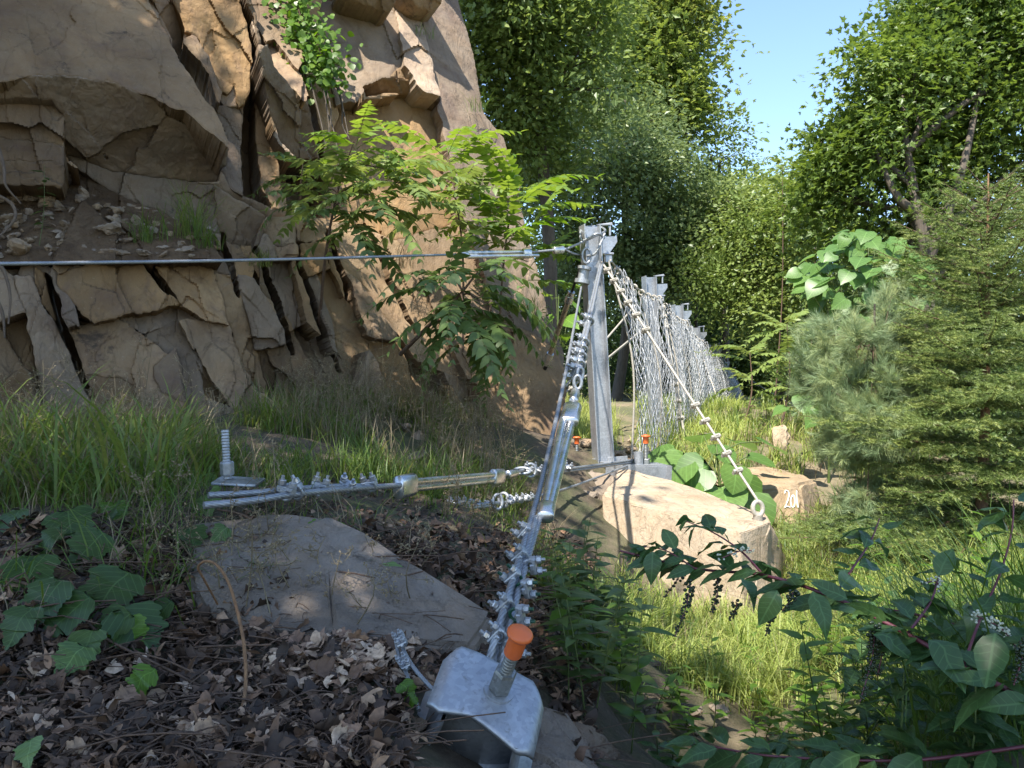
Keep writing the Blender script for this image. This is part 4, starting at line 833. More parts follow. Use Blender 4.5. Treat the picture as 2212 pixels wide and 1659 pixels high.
for (u, v, s), lb in zip(big, BL): stone(ledge(u, v), s, lb, 'rock lumps on the cliff ledge')
for i in range(190):
    u = rng.uniform(-20, 470); v = rng.uniform(405 + max(0, u - 140) * .27, 555); stone(ledge(u, v), rng.uniform(.02, .075), 'small broken stone in the dirt of the cliff ledge', 'small stones on the cliff ledge')
for i in range(60):
    u = rng.uniform(1180, 1420); d = rng.uniform(8.2, 10.5); p = P(u, 900, d); p[2] = gz(p[0], p[1]) + .05; stone(p, rng.uniform(.05, .13), 'orange-tan stone of the rubble bed behind the first post', 'rubble behind the first post')
for i in range(26):
    u = rng.uniform(560, 1000); d = rng.uniform(5.5, 8); p = P(u, 900, d); p[2] = gz(p[0], p[1]) + .02; stone(p, rng.uniform(.04, .12), 'fallen stone in the weeds along the foot of the cliff', 'fallen stones at the cliff foot')
for i in range(18):
    u = rng.uniform(1380, 1560); d = rng.uniform(3.0, 4.2); p = P(u, 900, d); p[2] = gz(p[0], p[1]); stone(p, rng.uniform(.03, .08), 'sunlit flat stone on the path in the hollow', 'stones on the sunlit path')
for i in range(24):
    u = rng.uniform(0, 900); d = rng.uniform(1.9, 2.8); p = P(u, 900, d); p[2] = gz(p[0], p[1]); o = stone(p, rng.uniform(.015, .045), 'dark pebble among the shaded leaf litter', 'dark pebbles in the litter')

# ---------------------------------------------------------------- wire rope hardware
def hexnut(g, c, R, r, h, mi=0, chamf=True):
    a = np.arange(6) * math.pi / 3; pr = [(r * math.cos(x), r * math.sin(x)) for x in a]; pi_ = [(r * .88 * math.cos(x), r * .88 * math.sin(x)) for x in a]
    n = 6; lv = [(pi_, -h / 2), (pr, -h / 2 + h * .12), (pr, h / 2 - h * .12), (pi_, h / 2)]; V = []; F = []
    for p_, z in lv: V += [[x, y, z] for x, y in p_]
    for l in range(3):
        for i in range(6): F.append([l * 6 + i, l * 6 + (i + 1) % 6, l * 6 + 6 + (i + 1) % 6, l * 6 + 6 + i])
    g.add(np.array(V) @ R + c, [np.array(F), np.arange(6)[::-1][None].copy(), (np.arange(6) + 18)[None]], mi=mi)
def rod(g, a, b, r, sides=12, thread=0., mi=0):
    a = np.asarray(a, float); b = np.asarray(b, float); L = np.linalg.norm(b - a); n = max(2, int(L / thread * 4)) if thread else 2
    p = line(a, b, n); rr = r * (1 + (.10 * np.sin(np.arange(n) * math.pi / 2) if thread else 0)) * np.ones(n); tube(g, p, rr, sides, mi=mi)
def clip(parent, p, ax, side, s=1., rr=.012, green=False, simple=False):
    """wire rope clip: saddle with a U bolt round the ropes and two nuts"""
    R = axes(side, ax); x, y, z = R  # z points to the nuts, x along the rope
    w = rr * 1.55 * s; e = rr * s; p = np.asarray(p, float); mat = M['galv']
    g = Geo(); box(g, p + z * e * 1.25, (.030 * s, w * 2 + .016 * s, .012 * s), R, .003 * s); box(g, p + z * e * .75, (.040 * s, w * 1.1, .014 * s), R, .003 * s)
    for q in (-1, 1): box(g, p + z * e * .9 + y * q * (w + .002), (.022 * s, .014 * s, .022 * s), R, .003 * s)
    u = Geo(); a = np.linspace(0, math.pi, 9); arc = [p + y * math.cos(t) * w - z * math.sin(t) * w * 1.05 for t in a]; pts = [p + y * w + z * (e + .038 * s)] + arc + [p - y * w + z * (e + .038 * s)]
    tube(u, pts, .0052 * s, 7)
    if simple:
        for q in (-1, 1): hexnut(g, p + z * (e + .016 * s) + y * q * w, axes(z, x), .0105 * s, .010 * s)
        g.V += u.V; g.R += u.R; g.M += u.M; g.F += [f + g.n for f in u.F]; g.n += u.n; return g.build('rope_clip', mat, parent, smooth=False)
    o = g.build('rope_clip', mat, parent, smooth=False); u.build('u_bolt', M['green'] if green else mat, o)
    for q in (-1, 1): h = Geo(); hexnut(h, p + z * (e + .019 * s) + y * q * w, axes(z, x), .0115 * s, .013 * s); tube(h, [p + z * (e + .011 * s) + y * q * w, p + z * (e + .0135 * s) + y * q * w], .0125 * s, 12); h.build('nut', M['steel'] if rng.rand() < .3 else mat, o, smooth=False)
    return o
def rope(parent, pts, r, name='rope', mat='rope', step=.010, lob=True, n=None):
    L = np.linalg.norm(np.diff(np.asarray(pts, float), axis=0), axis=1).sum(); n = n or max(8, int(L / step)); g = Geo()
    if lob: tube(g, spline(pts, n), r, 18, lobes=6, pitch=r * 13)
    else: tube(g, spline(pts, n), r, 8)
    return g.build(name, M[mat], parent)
def ring(g, p, ax, r, R0, n=20, sides=8, sq=1.0, x=(1, 0, 0)):
    A = axes(ax, x); a = np.linspace(0, 2 * math.pi, n + 1); tube(g, [p + A[0] * math.cos(t) * R0 * sq + A[1] * math.sin(t) * R0 for t in a], r, sides, cap=False)
def collar(parent, a, b, r, wide=0., ydir=(0, 0, 1), name='sleeve', mat='steel'):
    """round or oval pressed sleeve from a to b"""
    a = np.asarray(a); b = np.asarray(b); A = axes(b - a, ydir); g = Geo(); L = np.linalg.norm(b - a); k = 24; c = (a + b) / 2
    def sec(rr): 
        o = []
        for i in range(k): t = i / k * 2 * math.pi; o.append((math.cos(t) * rr + wide * (1 if math.cos(t) > 0 else -1), math.sin(t) * rr))
        return o
    V = []; F = []; lv = [(-.5, .93), (-.47, 1), (.47, 1), (.5, .93)]
    for z, f in lv: V += [[x, y, z * L] for x, y in sec(r * f)]
    for l in range(3):
        for i in range(k): F.append([l * k + i, l * k + (i + 1) % k, (l + 1) * k + (i + 1) % k, (l + 1) * k + i])
    g.add(np.array(V) @ A + c, [np.array(F), np.arange(k)[::-1][None].copy(), (np.arange(k) + 3 * k)[None]]); return g.build(name, M[mat], parent)
# --- the bent anchor plate with its bar, nut and orange cap
pc = P(1062, 1492, 1.95); pn = nrm([.27, -.42, .86]); PR = axes(pn, (1, -.20, 0)); px, py, pz = PR
def plate_pt(a, b, c=0): return pc + px * a + py * b + pz * c
def sheet(g, outline, th, f, nx=26, ny=20):
    """thick bent sheet: outline in plate coordinates, f = height"""
    xs = np.linspace(min(o[0] for o in outline), max(o[0] for o in outline), nx); V = []; F = []
    for i, x in enumerate(xs):
        ys = []
        for k in range(len(outline)):
            (x1, y1), (x2, y2) = outline[k], outline[(k + 1) % len(outline)]
            if x1 != x2 and min(x1, x2) - 1e-9 <= x <= max(x1, x2) + 1e-9: ys.append(y1 + (y2 - y1) * (x - x1) / (x2 - x1))
        lo, hi = min(ys), max(ys)
        for j in range(ny): y = lo + (hi - lo) * j / (ny - 1); z = f(x, y); V.append(plate_pt(x, y, z))
    m = nx * ny
    for i in range(nx):
        for j in range(ny): x = V[i * ny + j]; V.append(x - pz * th)
    for i in range(nx - 1):
        for j in range(ny - 1): a = i * ny + j; F += [[a, a + ny, a + ny + 1, a + 1], [m + a, m + a + 1, m + a + ny + 1, m + a + ny]]
    for i in range(nx - 1): a = i * ny; F += [[a, m + a, m + a + ny, a + ny]]; a += ny - 1; F += [[a, a + ny, m + a + ny, m + a]]
    for j in range(ny - 1): a = j; F += [[a, a + 1, m + a + 1, m + a]]; a += (nx - 1) * ny; F += [[a, m + a, m + a + 1, a + 1]]
    g.add(np.array(V), np.array(F))
AP = thing('anchor_plate', 'bent galvanised anchor plate bolted to rock under an orange capped bar', 'anchor')
def bend(x, y): s = max(0, -x - .095); t = max(0, x - .100); return -16 * s * s - 20 * t * t - .012 * max(0, -y / .1) ** 2 * (.3 + abs(x) * 4)
g = Geo(); sheet(g, [(-.132, -.075), (-.100, -.100), (-.03, -.085), (.095, -.130), (.132, -.110), (.132, .020), (.090, .075), (-.055, .105), (-.105, .105), (-.132, .060)], .012, bend); g.build('top_plate', M['galv'], AP)
g = Geo()
for s in (-1, 1): # standing legs of the channel below
    x0 = .09 * s; V = []; 
    for i in range(8):
        t = i / 7; V += [plate_pt(x0 + s * .035 * t ** 2, -.125 + .03 * t, -.01 - .17 * t), plate_pt(x0 + s * .035 * t ** 2, .09, -.01 - .17 * t)]
    V2 = [v + px * .008 * -s for v in V]; F = []
    for i in range(7):
        a = 2 * i; F += [[a, a + 1, a + 3, a + 2], [16 + a, 16 + a + 2, 16 + a + 3, 16 + a + 1], [a, a + 2, 16 + a + 2, 16 + a]]
    g.add(np.array(V + V2), np.array(F))
g.build('channel_leg', M['galv'], AP)
g = Geo(); V = []; F = []
for i in range(15):
    x = -.125 + .235 * i / 14; y = -.01 - .045 * math.cos((i / 14 - .5) * 3.1)
    V += [plate_pt(x, y, -.012), plate_pt(x, y - .015, -.20), plate_pt(x, y + .008, -.20), plate_pt(x, y + .008, -.012)]
for i in range(14): a = 4 * i; F += [[a, a + 1, a + 5, a + 4], [a + 3, a + 7, a + 6, a + 2], [a + 1, a + 2, a + 6, a + 5]]
g.add(np.array(V), np.array(F)); g.build('channel_web', M['galv'], AP)
g = Geo(); V = [plate_pt(x, y, -.165 + z) for x, y, z in ((-.15, -.13, 0), (.15, -.13, 0), (.15, .1, 0), (-.15, .1, 0), (-.15, -.13, -.01), (.15, -.13, -.01), (.15, .1, -.01), (-.15, .1, -.01))]
g.add(np.array(V), np.array([[0, 1, 2, 3], [7, 6, 5, 4], [0, 4, 5, 1], [1, 5, 6, 2], [2, 6, 7, 3], [3, 7, 4, 0]])); g.build('base_plate', M['galv'], AP)
nc = plate_pt(.016, .004, 0)
g = Geo(); tube(g, [nc + pz * .0, nc + pz * .006], .036, 28); g.build('washer', M['galv'], AP, smooth=False)
M['bolt'] = metal_mat('bolt_steel', (.16, .17, .17), (.28, .29, .28), .7, .45, 60, dirt=(.10, .08, .06))
g = Geo(); hexnut(g, nc + pz * .038, axes(pz, px + py * .4), .0275, .062); g.build('coupling_nut', M['bolt'], AP, smooth=False)
g = Geo(); rod(g, nc + pz * .066, nc + pz * .15, .0145, 16, .008); g.build('threaded_bar', M['bolt'], AP)
g = Geo(); c0 = nc + pz * .122; tube(g, [c0, c0 + pz * .003, c0 + pz * .052, c0 + pz * .056, c0 + pz * .0565, c0 + pz * .063, c0 + pz * .069, c0 + pz * .0725], [.0208, .0216, .0216, .0216, .0298, .0305, .024, .002], 32); cap = g.build('cap', M['orange'], AP)
# --- main rope from the anchor plate to the head of the first post
MR = thing('wire_rope', 'thick main rope with brake tube and clips rising from anchor plate to first post', 'rope')
ra = [(1046, 1462, 2.17), (1060, 1415, 2.15), (1094, 1300, 2.28), (1150, 1115, 2.85), (1180, 1000, 3.4), (1219, 820, 4.55), (1256, 618, 7.9)]
rb = [(1078, 1466, 2.18), (1086, 1420, 2.16), (1114, 1300, 2.3), (1166, 1120, 2.84), (1186, 1050, 3.1), (1210, 960, 3.6), (1232, 868, 4.3), (1243, 838, 4.7)]
rc = [(1062, 1466, 2.18), (1072, 1420, 2.18), (1102, 1300, 2.32), (1145, 1165, 2.66), (1158, 1118, 2.84)]
A_ = [P(*q) for q in ra]; B_ = [P(*q) for q in rb]; C_ = [P(*q) for q in rc]
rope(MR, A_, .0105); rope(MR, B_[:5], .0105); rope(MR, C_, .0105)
# brake tubes
for du, nm in ((-9, 0), (9, 1)):
    g = Geo(); a = P(1180 + du * .5, 1108, 2.88); b = P(1226 + du, 905 + (6 if nm else 0), 3.92); tube(g, line(a, b, 2), .0185, 20); g.build('brake_tube', M['steel'], MR)
a = P(1229, 912, 3.88); b = P(1237, 878, 4.1); collar(MR, a, b, .027, .018, (1, 0, 0)); collar(MR, P(1178, 1118, 2.83), P(1182, 1092, 2.93), .022, .008, (1, 0, 0), 'end_cap')
rope(MR, [P(1236, 885, 4.1), P(1243, 850, 4.5)], .0125); collar(MR, P(1239, 868, 4.3), P(1243, 848, 4.5), .024, .004)
sh = Geo(); ring(sh, P(1248, 826, 4.7), P(1, 0, 1) - P(0, 0, 1) + [0, .1, 0], .010, .038, sq=.55, x=(1, 0, 0)); ring(sh, P(1253, 808, 4.8), [.6, -.8, 0], .010, .036, sq=.6, x=(1, 0, 0)); sh.build('shackle', M['galv'], MR)
D_ = [P(1252, 812, 4.8), P(1262, 745, 5.4), P(1275, 690, 5.95), P(1300, 572, 7.85)]; E_ = [P(1246, 812, 4.82), P(1256, 745, 5.42), P(1269, 690, 5.97), P(1296, 572, 7.9)]
rope(MR, D_, .0125, step=.02); rope(MR, E_, .0125, step=.02)
ax1 = nrm(A_[3] - A_[2])
left = nrm([-.72, -.35, .60]); right = nrm([.95, -.30, .05])
for (u, v, d) in [(1133, 1152, 2.72), (1122, 1203, 2.53), (1108, 1250, 2.40), (1090, 1308, 2.26), (1074, 1376, 2.18)]:
    clip(MR, P(u + 4, v, d), ax1, nrm(left + rng.randn(3) * .08), .98, green=(v == 1250))
for (u, v, d) in [(1150, 1222, 2.50), (1136, 1272, 2.36), (1122, 1328, 2.22), (1112, 1396, 2.16)]:
    clip(MR, P(u - 6, v, d), ax1, nrm(right + rng.randn(3) * .08), .98, green=v in (1272, 1328))
ax2 = nrm(D_[1] - D_[0])
for (u, v, d) in [(1250, 805, 4.85), (1253, 790, 4.98), (1256, 772, 5.12), (1259, 757, 5.28), (1262, 742, 5.42), (1273, 695, 5.9)]: clip(MR, P(u - 1, v, d), ax2, nrm([-.9, -.35, .25] + rng.randn(3) * .1), 1.7, .012)
# pulley-like thimble at the top of the single rope
g = Geo(); tube(g, [P(1257, 612, 7.9), P(1263, 575, 7.9)], .05, 16); tube(g, [P(1257, 612, 7.88), P(1258.5, 604, 7.88)], .072, 20); tube(g, [P(1262, 582, 7.88), P(1263, 576, 7.88)], .066, 20); g.build('end_socket', M['galv'], MR)
g = Geo(); ring(g, P(1267, 552, 7.9), [.2, -1, 0], .012, .07, sq=.6); g.build('shackle', M['galv'], MR)
# thin tail cable left of the plate
t2 = thing('tail_cable', 'short looped cable end with small clips curling left of the anchor plate', 'rope'); rope(t2, [P(905, 1535, 2.0), P(880, 1460, 2.12), P(862, 1415, 2.2), P(856, 1380, 2.24), P(866, 1378, 2.24), P(872, 1405, 2.2), P(900, 1450, 2.1), P(945, 1500, 2.03)], .0055, step=.006)
for q in [(864, 1378, 2.23), (870, 1392, 2.2), (872, 1428, 2.16), (880, 1440, 2.14)]: clip(t2, P(*q), ax1 * [-1, 1, 1], [-.4, -.5, .8], .62, .009)
# --- long horizontal cable in front of the cliff
TR = thing('wire_rope', 'taut wire rope crossing in front of the cliff with a bright steel brake tube', 'rope')
e0 = P(-320, 574, 3.75); e1 = P(998, 549.5, 7.15); rope(TR, [e0, (e0 + e1) / 2 - [0, 0, .012], e1], .0105, step=.014)
for dv, u0, u1 in ((-3.4, 1000, 1140), (4.4, 1006, 1163)): g = Geo(); tube(g, line(P(u0, 550 + dv - .2, 7.15), P(u1, 547.5 + dv, 7.6), 2), .0165, 18); g.build('brake_tube', M['steel'], TR)
collar(TR, P(1012, 550, 7.2), P(1028, 549.6, 7.25), .024, .014, (0, 0, 1)); collar(TR, P(1130, 548, 7.55), P(1146, 547.6, 7.6), .026, .02, (0, 0, 1)); collar(TR, P(992, 550, 7.1), P(1010, 549.7, 7.15), .026, .0, mat='steel')
rope(TR, [P(1146, 545, 7.6), P(1200, 540, 7.75), P(1222, 538, 7.8), P(1262, 521, 7.85), P(1292, 507, 7.95), P(1307, 500, 8.1), P(1300, 492, 8.25), P(1270, 490, 8.2), P(1255, 498, 8.0), P(1258, 520, 7.85), P(1290, 505, 7.82), P(1305, 515, 7.9)], .0125, step=.02)
rope(TR, [P(1222, 540, 7.8), P(1240, 548, 7.85), P(1262, 552, 8.0)], .0105, step=.02); collar(TR, P(1196, 541, 7.74), P(1217, 539, 7.8), .026, .008, (0, 0, 1))
rope(TR, [P(1306, 505, 7.9), P(1298, 525, 7.85), P(1285, 548, 7.85), P(1268, 553, 7.9)], .0125, step=.02)
# --- low cable from the left anchor to the foot of the first post
LA = thing('bar_anchor', 'short galvanised threaded bar and nut standing in the grass left of the slab', 'anchor')
g = Geo(); rod(g, P(491, 1035, 3.2), P(486, 928, 3.2), .0145, 14, .011); g.build('threaded_bar', M['galv'], LA)
g = Geo(); hexnut(g, P(490.5, 1012, 3.2), axes(nrm([-.03, -.05, 1]), (1, .3, 0)), .026, .055); g.build('coupling_nut', M['galv'], LA, smooth=False)
g = Geo(); box(g, P(515, 1040, 3.2), (.17, .12, .012), axes([.05, -.10, 1]), .003); g.build('plate', M['galv'], LA)
LR = thing('wire_rope', 'low slack wire rope running through the grass from bar anchor to post foot', 'rope')
l0 = [(440, 1092, 2.75), (540, 1082, 2.85), (620, 1070, 3.0), (700, 1061, 3.2), (800, 1053, 3.55), (872, 1048, 3.85)]
rope(LR, [P(*q) for q in l0], .0125); rope(LR, [P(450, 1070, 2.9), P(530, 1066, 2.98), P(600, 1060, 3.05), P(700, 1052, 3.28), P(780, 1050, 3.5)], .0115)
axl = nrm(P(*l0[4]) - P(*l0[2]))
for u, v, d in [(618, 1066, 3.02), (640, 1064, 3.06), (690, 1057, 3.24), (750, 1053, 3.42), (800, 1050, 3.58)]: clip(LR, P(u, v, d), axl, nrm([-.1, -.2, 1] + rng.randn(3) * .2), 1.25)
collar(LR, P(860, 1053, 3.82), P(892, 1046, 3.95), .030, .024, (0, 0, 1)); 
for dz in (-.016, .016): g = Geo(); tube(g, line(P(880, 1049, 3.9) + [0, 0, dz], P(1078, 1030, 5.1) + [0, 0, dz], 2), .017, 18); g.build('brake_tube', M['steel'], LR)
collar(LR, P(1064, 1031, 5.0), P(1084, 1029, 5.15), .027, .022, (0, 0, 1)); rope(LR, [P(1080, 1028, 5.1), P(1108, 1022, 5.35), P(1130, 1016, 5.6)], .011); collar(LR, P(1096, 1025, 5.25), P(1114, 1021, 5.4), .026, .0)
g = Geo(); ring(g, P(1128, 1017, 5.6), [0, -.6, 1], .010, .055, sq=.6, x=(0, 1, 0)); ring(g, P(1146, 1016, 5.75), [.3, -1, .1], .010, .045, sq=.8); g.build('shackle', M['galv'], LR)
for k in (0, 1): rope(LR, [P(1150, 1020 + 4 * k, 5.8), P(1250, 1010 + 5 * k, 6.8), P(1368, 994 + 4 * k, 7.9)], .0125, step=.02)
for u, v, d in [(1142, 1018, 5.72), (1160, 1018, 5.9), (1212, 1013, 6.4), (1226, 1012, 6.55)]: clip(LR, P(u, v, d), axl, [.2, -.5, 1], 1.3)
L3 = thing('wire_rope', 'lower spare wire rope with a row of small clips hanging under the brake tube', 'rope')
rope(L3, [P(965, 1083, 4.5), P(1010, 1092, 4.65), P(1062, 1087, 4.8), P(1100, 1085, 4.95), P(1150, 1075, 5.2), P(1240, 1050, 6.2), P(1366, 1002, 7.9)], .0105, step=.014); rope(L3, [P(955, 1087, 4.5), P(1010, 1096, 4.65), P(1062, 1092, 4.8)], .0105)
for i, u in enumerate((978, 1000, 1018, 1032, 1060, 1100, 1112, 1124, 1136, 1147)): clip(L3, P(u, 1088 - max(0, u - 1062) * .13, 4.55 + i * .065), axl, nrm([-.1, -.5, .9] + rng.randn(3) * .3), .95)
g = Geo(); ring(g, P(1075, 1084, 4.85), [.5, -1, .2], .010, .042, sq=.7); ring(g, P(1088, 1080, 4.9), [-.5, -1, .2], .010, .04, sq=.8); g.build('shackle', M['galv'], L3)

# ---------------------------------------------------------------- fence of steel posts and wire net
PO = [((1274, 490, 8.0), (1304, 1003, 8.0)), ((1402, 599, 11.8), (1420, 962, 11.8)), ((1463, 660, 15), (1476, 935, 15)), ((1501, 708, 18), (1511, 915, 18)), ((1538, 745, 21.5), (1547, 902, 21.5)), ((1558, 775, 25), (1567, 893, 25)), ((1576, 797, 29), (1587, 885, 29))]
PL = ['first and nearest steel fence post, with ropes looped round its head', 'second steel fence post, behind the folds of wire net', 'third steel fence post counted from the near end of the net', 'fourth steel fence post from the near end, halfway along the net', 'fifth steel fence post, third from the far end of the net', 'sixth steel fence post, next to the far end of the net', 'last and farthest steel fence post where the net ends by the trees']
heads = []; feet = []
fdir = nrm(P(*PO[3][0]) * [1, 1, 0] - P(*PO[0][0]) * [1, 1, 0])     # along the fence
for i, (a, b) in enumerate(PO):
    t = thing('fence_post', PL[i], 'post', 'steel posts of the rockfall fence'); a, b = P(*a), P(*b); z = nrm(a - b); w = .17; dp = .15
    R = axes(z, (1, .28, 0)); x, y, z = R; L = np.linalg.norm(a - b); c = (a + b) / 2; heads.append(a); feet.append(b)
    g = Geo(); box(g, c, (w - .026, .010, L), R)
    for s in (-1, 1): box(g, c + x * s * (w / 2 - .0065), (.013, dp, L + .03 * (s < 0)), R, .003)
    if i == 0: box(g, b + z * .13 - y * .012, (w - .03, .010, .26), R)
    g.build('beam', M['galv'], t, smooth=False)
    g = Geo(); tube(g, [a + x * (w / 2) + z * .012, a + x * (w / 2 + .145) + z * .030], .013, 10); tube(g, [a + x * (w / 2 + .125) + z * .03, a + x * (w / 2 + .118) - z * .085], .0105, 10); box(g, a + x * (w / 2 + .07) + z * .018, (.16, .035, .008), R, .002); g.build('guide_arm', M['galv'], t)
    g = Geo(); q = a - z * .135 + x * (w / 2 + .01); po = [(-.01, .03), (.16, .035), (.16, -.02), (.075, -.125), (-.01, -.13)]; RR = np.array([x, z, -y]); prism(g, po, -.045, .045, q, RR); g.build('head_bracket', M['galv'], t, smooth=False)
    g = Geo(); tube(g, [q + x * .02 - z * .135 - y * .05, q + x * .11 - z * .135 - y * .05], .014, 8); box(g, q + x * .06 - z * .18 - y * .03, (.07, .05, .07), R, .004); g.build('pin_lug', M['galv'], t, smooth=False)
    if i < 3:
        g = Geo()
        for s in (-1, 1): box(g, b + x * s * (w / 2 + .055) + z * .01 - y * .02, (.10 if s < 0 else .20, .014, .11), R, .002)
        g.build('hinge_plate', M['galv'], t, smooth=False); g = Geo(); tube(g, [b - y * .11 + z * .01, b + y * .08 + z * .01], .018, 12); g.build('pivot_pin', M['galv'], t)
        g = Geo(); box(g, b - z * .065 + x * .03, (.56, .40, .022), axes([0, 0, 1], x), .003); g.build('base_plate', M['galv'], t, smooth=False)
    if i == 0:
        g = Geo(); c2 = P(1375, 1026, 7.75); box(g, c2, (.62, .012, .17), axes([.05, 0, 1], (1, .28, 0)), .003); box(g, c2 + [.28, .14, 0], (.012, .30, .17), axes([.05, 0, 1], (1, .28, 0))); box(g, c2 + [0, .15, .088], (.62, .30, .012), axes([.05, 0, 1], (1, .28, 0))); g.build('footing_box', M['galv'], t, smooth=False)
        g = Geo(); tube(g, [P(1380, 1008, 7.85), P(1378, 976, 7.85)], .045, 20); g.build('pipe_stub', M['galv'], t)
def capped_bolt(u, v0, v1, d, label, s=1.):
    t = thing('capped_bolt', label, 'bolt', 'orange-capped bolts at the post feet'); g = Geo(); a = P(u, v1, d); b = P(u, v0, d); rod(g, a, b, .017 * s, 10, .014); g.build('threaded_bar', M['bolt'], t)
    g = Geo(); hexnut(g, P(u, v1 - 6, d), axes([0, 0, 1]), .034 * s, .06); g.build('nut', M['bolt'], t, smooth=False)
    g = Geo(); c = b - [0, 0, .03 * s]; tube(g, [c, c + [0, 0, .055 * s], c + [0, 0, .0555 * s], c + [0, 0, .064 * s], c + [0, 0, .072 * s]], [.023 * s, .024 * s, .038 * s, .038 * s, .015 * s], 18); g.build('cap', M['orange'], t)
capped_bolt(1246, 952, 1000, 8.0, 'bolt with orange cap standing left of the first post foot', 1.); capped_bolt(1395, 950, 1004, 7.9, 'bolt with orange cap standing right of the first post beside the pipe stub', 1.15); capped_bolt(1458, 953, 962, 11.3, 'bolt with orange cap by the footing of the second post', 1.2)
# net
def span(i, label):
    h0, h1, f0, f1 = heads[i] - [0, 0, .32], heads[i + 1] - [0, 0, .30], feet[i] + [0, 0, .02], feet[i + 1] - [0, 0, .02]
    off = nrm(np.cross(fdir, [0, 0, 1])) ; h0 = h0 + off * .17 + fdir * .05; h1 = h1 + off * .17; f0 = f0 + off * .27; f1 = f1 + off * .30
    Ls = np.linalg.norm(h1 - h0); cw = .075 if i else .105; NU = int(Ls / cw); NV = int(2.15 / (.062 if i else .095)); jj, ii = np.meshgrid(np.arange(NV + 1), np.arange(NU + 1)); s = (ii + .5 * (jj % 2)) / NU; t = jj / NV
    s2 = s + (.05 if i else .03) * np.sin(s * 2 * np.pi * 2.3 + t * .5 + i) * (1 - .2 * t) + .028 * np.sin(s * 2 * np.pi * 5.7 + 1.3 * i + t) ; s2 = np.clip(s2, -.02, 1.03); e = np.clip(t * 1.0, 0, 1)
    top = h0 + (h1 - h0) * s2[..., None]; top[..., 2] -= .34 * 4 * s2 * (1 - s2) * (.25 if i else .3); bot = f0 + (f1 - f0) * s2[..., None]; Pn = top * (1 - e[..., None]) + bot * e[..., None]
    Pn = Pn + off * (.07 * np.sin(s * 2 * np.pi * 4 + i) + .05 * fbm(np.stack([s * 9, t * 2, s * 0 + i], -1), 3, 7) + .10 * np.sin(t * np.pi))[..., None] + rng.randn(*Pn.shape) * .005
    g = Geo(); r = .0028 + .0006 * i
    a0 = Pn[:, :-1].reshape(-1, 3); segs = []
    for J in range(NV):
        odd = J % 2
        segs.append((Pn[:, J], Pn[:, J + 1]))
        if odd: segs.append((Pn[:-1, J], Pn[1:, J + 1]))
        else: segs.append((Pn[1:, J], Pn[:-1, J + 1]))
    A = np.concatenate([q[0] for q in segs]); B = np.concatenate([q[1] for q in segs]); d = B - A; M3 = np.empty((len(A), 3, 3)); z = nrm(d); x = nrm(np.cross(z, [.3, .9, .1])); y = np.cross(z, x); M3[:, :, 0] = x * r; M3[:, :, 1] = y * r; M3[:, :, 2] = d
    c3 = np.array([[math.cos(k * 2.094), math.sin(k * 2.094), zz] for zz in (-.03, 1.03) for k in range(3)]); g.inst(c3, np.array([[0, 1, 4, 3], [1, 2, 5, 4], [2, 0, 3, 5]]), M3, A)
    t_ = thing('wire_net', label, 'net', 'wire net panels between the posts'); g.build('mesh', M['net'], t_, kind='stuff')
    g = Geo(); tp = [h0 + (h1 - h0) * q - np.array([0, 0, .34 * 4 * q * (1 - q) * (.25 if i else .3)]) + off * .02 for q in np.linspace(0, 1, 14)]; tube(g, tp, .010, 6); g.build('top_rope', M['ropelight'], t_)
    g = Geo(); tube(g, spline([f0, (f0 + f1) / 2 + off * .1, f1], 10), .010, 6); g.build('bottom_rope', M['ropelight'], t_)
    for s_ in (0.0, .5):
        g = Geo(); q0 = h0 + (h1 - h0) * s_; q1 = f0 + (f1 - f0) * s_; q0 = q0 - [0, 0, .3 * 4 * s_ * (1 - s_) * .55]; tube(g, spline([q0, (q0 + q1) / 2 + off * .12, q1], 14), .008 + .003 * (s_ == 0), 6); g.build('edge_rope', M['ropelight'], t_)
    for q in np.linspace(.12, .95, 7 if i < 3 else 4):
        g = Geo(); p = h0 + (h1 - h0) * q - np.array([0, 0, .34 * 4 * q * (1 - q) * (.25 if i else .3)]); ring(g, p, fdir, .011, .032, 10, 6); g.build('ring', M['ropelight'], t_)
for i, l in enumerate(['nearest panel of wire net, hanging in open folds beside the first post', 'second panel of wire net, gathered in dense white folds', 'third panel of wire net along the row of posts', 'fourth panel of wire net, narrow in the distance', 'fifth panel of wire net, near the far end', 'farthest small panel of wire net before the trees']): span(i, l)
def guy(label, a, b, r, knots, n=30, mat='ropelight', double=True, kr=.03):
    t = thing('guy_rope', label, 'rope'); a, b = P(*a), P(*b); g = Geo(); tube(g, line(a, b, n), r, 8); 
    g.build('rope', M[mat], t)
    if double: g = Geo(); tube(g, line(a + [.012, 0, .006], b + [.010, 0, .02], n), r * .8, 8); g.build('rope', M[mat], t)
    for k in knots:
        p = a + (b - a) * k; A = axes(b - a); g = Geo(); box(g, p + A[0] * .006, (.05 * kr / .03, .045 * kr / .03, .03 * kr / .03), A, .008)
        for s in (-1, 1): hexnut(g, p + A[1] * .012 * s * kr / .03 - A[0] * .03 * kr / .03, axes(-A[0], A[2]), .012 * kr / .03, .016)
        ring(g, p, b - a, .007 * kr / .03, .024 * kr / .03, 10, 6); g.build('rope_clip', M['ropelight'], t, smooth=False)
    return t
gr = guy('pale wire rope sloping from first post down to eye bolt on tan block', (1300, 566, 7.95), (1637, 1082, 6.15), .0105, [.045, .10, .155, .21, .27, .34, .66, .72, .78, .84, .90], double=False, kr=.036)
